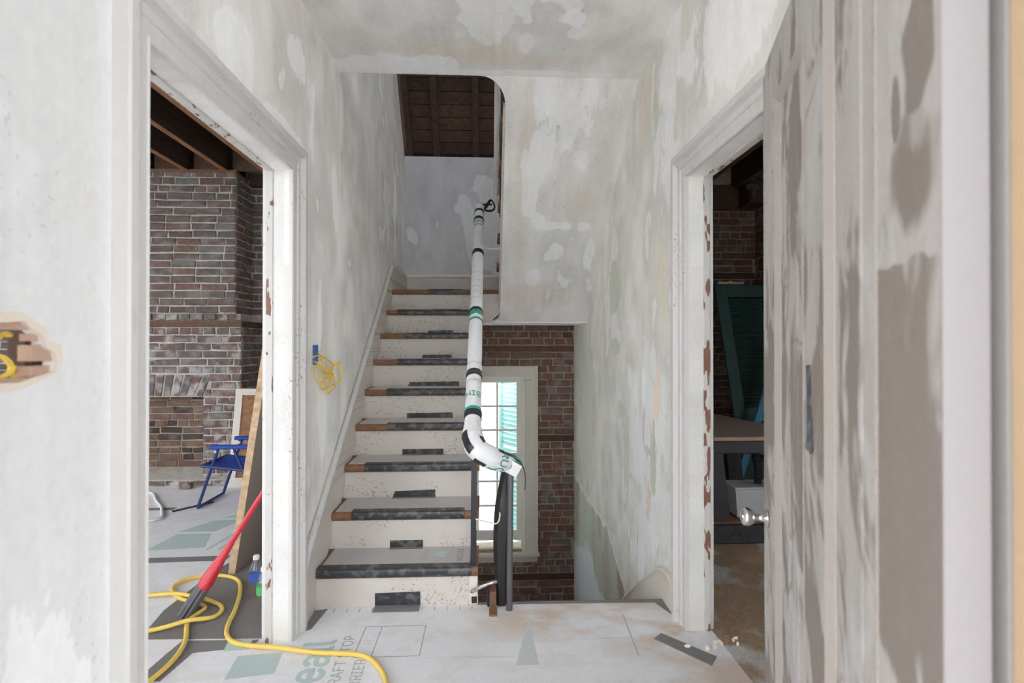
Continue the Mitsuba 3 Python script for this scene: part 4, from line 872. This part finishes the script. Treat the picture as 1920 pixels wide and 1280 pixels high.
for x0, x1 in ((-2.245, -2.185), (-1.75, -1.69)): obj('stile', extr(Polygon([(4.72, ZF), (4.74, ZF), (4.90, .845), (4.88, .845)]), 'x', x0, x1), 'white_wood', wf)
obj('rail', extr(Polygon([(4.872, .795), (4.892, .795), (4.902, .85), (4.882, .85)]), 'x', -2.245, -1.69), 'white_wood', wf)
obj('rail', extr(Polygon([(4.72, ZF), (4.74, ZF), (4.755, .09), (4.735, .09)]), 'x', -2.245, -1.69), 'white_wood', wf)
obj('panel', extr(Polygon([(4.745, .09), (4.753, .09), (4.890, .80), (4.882, .80)]), 'x', -2.19, -1.74), 'wood', wf, uv=(.62, 0))
bm_ = thing('broom', 'red handled broom with dusty dark bristles leaning by the left doorway', 'broom')
B0, BD = np.array([-1.375, 2.50, ZF]), np.array([.30, .10, .52]); BD /= np.linalg.norm(BD)
obj('handle', rod(B0 + BD * .28, B0 + BD * .92, .0125, 14), 'broom_red', bm_, smooth=40)
SV = np.cross(BD, [0, 0, 1]); SV /= np.linalg.norm(SV); QV = np.cross(SV, BD)
def bsec(s, w, h): return [B0 + BD * s + SV * w * math.cos(a) + QV * h * math.sin(a) for a in np.linspace(0, 2 * math.pi, 14, endpoint=False)]
obj('cap', loft([bsec(s, w, h) for s, w, h in ((.15, .055, .030), (.17, .058, .032), (.24, .036, .026), (.30, .018, .018), (.36, .014, .014))]), 'broom_red', bm_, smooth=40)
bs = []
rg = np.random.default_rng(8)
for i in range(130):
    a = rg.uniform(0, 2 * math.pi); q = math.sqrt(rg.random())
    p0 = B0 + BD * .17 + SV * .05 * q * math.cos(a) + QV * .026 * q * math.sin(a); p1 = B0 + BD * .002 + SV * .072 * q * math.cos(a) + QV * .034 * q * math.sin(a); p1[2] = max(p1[2], ZF + .004)
    bs.append(tube(np.array([p0, p1]), [.0045, .003], 4))
lab(obj('bristles', join(*bs), 'broom_grey', bm_), kind='stuff')
def bottle(x, y, lab_mat, label):
    t = thing('water_bottle', label, 'bottle')
    obj('body', lathe([(.030, ZF), (.032, ZF + .01), (.031, .05), (.033, .06), (.031, .07), (.033, .15), (.030, .16), (.018, .19), (.0135, .195), (.0135, .205)], 20, (x, y, 0)), 'bottle_plastic', t, smooth=50)
    obj('label_band', lathe([(.0335, .098), (.0338, .10), (.0338, .134), (.0335, .136)], 20, (x, y, 0)), lab_mat, t, smooth=50)
    obj('cap', lathe([(.0148, .200), (.015, .203), (.0145, .218), (.012, .220)], 16, (x, y, 0)), 'wrap_white', t, smooth=50)
bottle(-1.125, 2.66, 'bottle_blue', 'clear water bottle with blue label behind the left door casing')
bottle(-1.03, 2.52, 'bottle_green', 'clear water bottle with green label behind the left door casing')
rg = np.random.default_rng(2)
m = bx(-2.62, -2.53, 4.66, 4.73, ZF, .062, .008); m.vertices = np.array(m.vertices) + rg.normal(0, .003, m.vertices.shape)
lab(obj('brick_chunk', m, 'brick', uv=(.2, .5)), 'broken brick lying in front of the hearth', 'brick')
lab(obj('stick', bar((-2.32, 4.05, ZF + .006), (-2.14, 4.28, ZF + .006), .012, .01), 'wood', uv=(.1, 0)), 'thin dark stick on the floor left of the blue chair', 'stick')

# ------------------------------------------------------------------ right room things
ps = lab(obj('plywood_sheet', extr(Polygon([(1.15, 3.22), (2.1, 3.22), (2.0, 3.7), (1.83, 4.45), (1.1, 4.5)]), 'z', .655, .676), 'hardboard'), 'dusty brown plywood sheet on the black work stand', 'plywood')
obj('edge', bx(1.15, 2.1, 3.214, 3.22, .654, .676), 'lath', ps)
ws = thing('work_stand', 'black plastic work stand carrying the plywood sheet in the right room', 'work stand')
for y in (3.25, 4.2):
    obj('top_beam', bx(1.2, 2.05, y, y + .07, .565, .653, .008), 'bench_plastic', ws)
    for x, dx in ((1.40, -.05), (1.95, .05)):
        obj('leg', loft([[(x - .05, y, .57), (x + .06, y, .57), (x + .06, y + .06, .57), (x - .05, y + .06, .57)], [(x - .01, y, .147), (x + .105, y, .147), (x + .105, y + .06, .147), (x - .01, y + .06, .147)]]), 'bench_plastic', ws)
    obj('base_beam', bx(1.2, 2.05, y - .01, y + .07, ZF, .125, .008), 'bench_plastic', ws)
for i in range(6):
    x = 1.22 + .13 * i
    obj('rib', join(bar((x, 3.238, .03), (x + .06, 3.238, .10), .006, .008, (0, 1, 0)), bar((x + .06, 3.238, .10), (x + .12, 3.238, .03), .006, .008, (0, 1, 0))), 'bench_plastic', ws)
sh = lab(obj('shelf_board', bx(1.2, 2.05, 3.26, 4.25, .127, .145, .003), 'wood', uv=(.5, 0)), 'brown board lying as lower shelf across the work stand', 'board')
jg = thing('plastic_tub', 'dusty clear plastic tub on the lower shelf board', 'tub')
obj('body', loft([[(x, y, z) for x, y in ((x0, 3.32), (x1, 3.32), (x1, 3.5), (x0, 3.5))] for x0, x1, z in ((1.60, 1.80, .147), (1.585, 1.815, .152), (1.575, 1.825, .30), (1.57, 1.83, .335))]), 'plastic_clear', jg)
obj('rim', bx(1.565, 1.835, 3.31, 3.51, .325, .34, .004), 'plastic_clear', jg)
hs = lab(obj('hose', tube(np.array([(1.70 + .03 * math.sin(i * .03) + .0 * i, 3.34, .60 - .0035 * i) for i in range(70)]), [.022 + .004 * (i % 4 < 2) for i in range(70)], 10), 'black_plastic', smooth=30), 'black corrugated hose hanging under the plywood sheet', 'hose')
ld = thing('step_ladder', 'blue step ladder leaning behind the work stand', 'ladder')
obj('rail', bar((2.20, 4.62, ZF), (2.56, 4.50, 1.30), .06, .03, (0, 1, 0)), 'ladder_blue', ld); obj('rail', bar((2.66, 4.62, ZF), (2.90, 4.50, 1.30), .06, .03, (0, 1, 0)), 'ladder_blue', ld)
for i in range(1, 5):
    f = i / 4.4; obj('step', bx(2.20 + .36 * f, 2.66 + .24 * f, 4.60 - .12 * f, 4.66 - .12 * f, 1.3 * f - .012, 1.3 * f + .012, .003), 'ladder_blue', ld)
obj('spreader', bar((2.30, 4.58, .36), (2.52, 4.42, .30), .03, .006), 'aluminium', ld)
gs = thing('shutter', 'dark green louvred shutter leaning against the brick wall in the right room', 'shutter')
def lean_mesh(m):   # (w, t, h) -> leaning panel
    v = np.array(m.vertices); k = v[:, 2]
    return fixv(trimesh.Trimesh(np.c_[2.345 + v[:, 0] - .112 * k + .0, 4.78 + v[:, 1] + .085 * k, ZF + v[:, 2] * .99], m.faces, process=False))
for x0, x1 in ((0, .11), (.50, .61)): obj('stile', lean_mesh(bx(x0, x1, 0, .04, 0, 1.82, .004)), 'shutter_green', gs)
for a, b in ((0, .16), (.52, .66), (1.70, 1.82)): obj('rail', lean_mesh(bx(.11, .50, 0, .04, a, b, .004)), 'shutter_green', gs)
for z in list(np.arange(.18, .51, .032)) + list(np.arange(.68, 1.69, .032)): obj('slat', lean_mesh(bar((.10, .02, z), (.51, .02, z), .04, .007, (0, .6, .8))), 'shutter_green', gs)
lv = thing('spirit_level', 'spirit level with lime vial lying on top of the green shutter', 'spirit level')
obj('body', bx(2.18, 2.43, 4.94, 4.965, 1.815, 1.84, .003), 'aluminium', lv); obj('vial', bx(2.272, 2.312, 4.935, 4.952, 1.818, 1.846, .004), 'level_lime', lv)
jh = thing('joist_bracket', 'dark wood block with metal bracket under the right room ceiling', 'bracket')
obj('block', bx(2.54, 2.74, 5.05, 5.28, 2.62, 2.84, .005), 'wood', jh, uv=(.2, 0)); obj('bracket', join(bx(2.50, 2.62, 5.03, 5.05, 2.74, 2.80, .003), bx(2.55, 2.58, 5.02, 5.04, 2.66, 2.76, .003)), 'steel_grey', jh)

# ------------------------------------------------------------------ outside
struct('ground', join(bx(-14, 14, -14, .36, -.35, -.02), bx(-14, 14, YB + .2, 16, -1.75, -1.7)), 'pavement', 'pale pavement outside the house', 'ground')
struct('added_bright_wall', bx(-6, 6, 9.0, 9.2, -1.75, 3.2), 'render_white', 'added white wall giving the stairwell window a bright view', 'wall')  # added so the view through the stairwell window turns bright white
struct('added_sky_blocker', bx(-2.6, 2.6, -1.3, .36, 2.9, 3.0), 'render_white', 'added unseen flat roof that cuts overhead sky light at the entrance', 'roof')  # unseen roof added to block zenith light and flatten the entering daylight
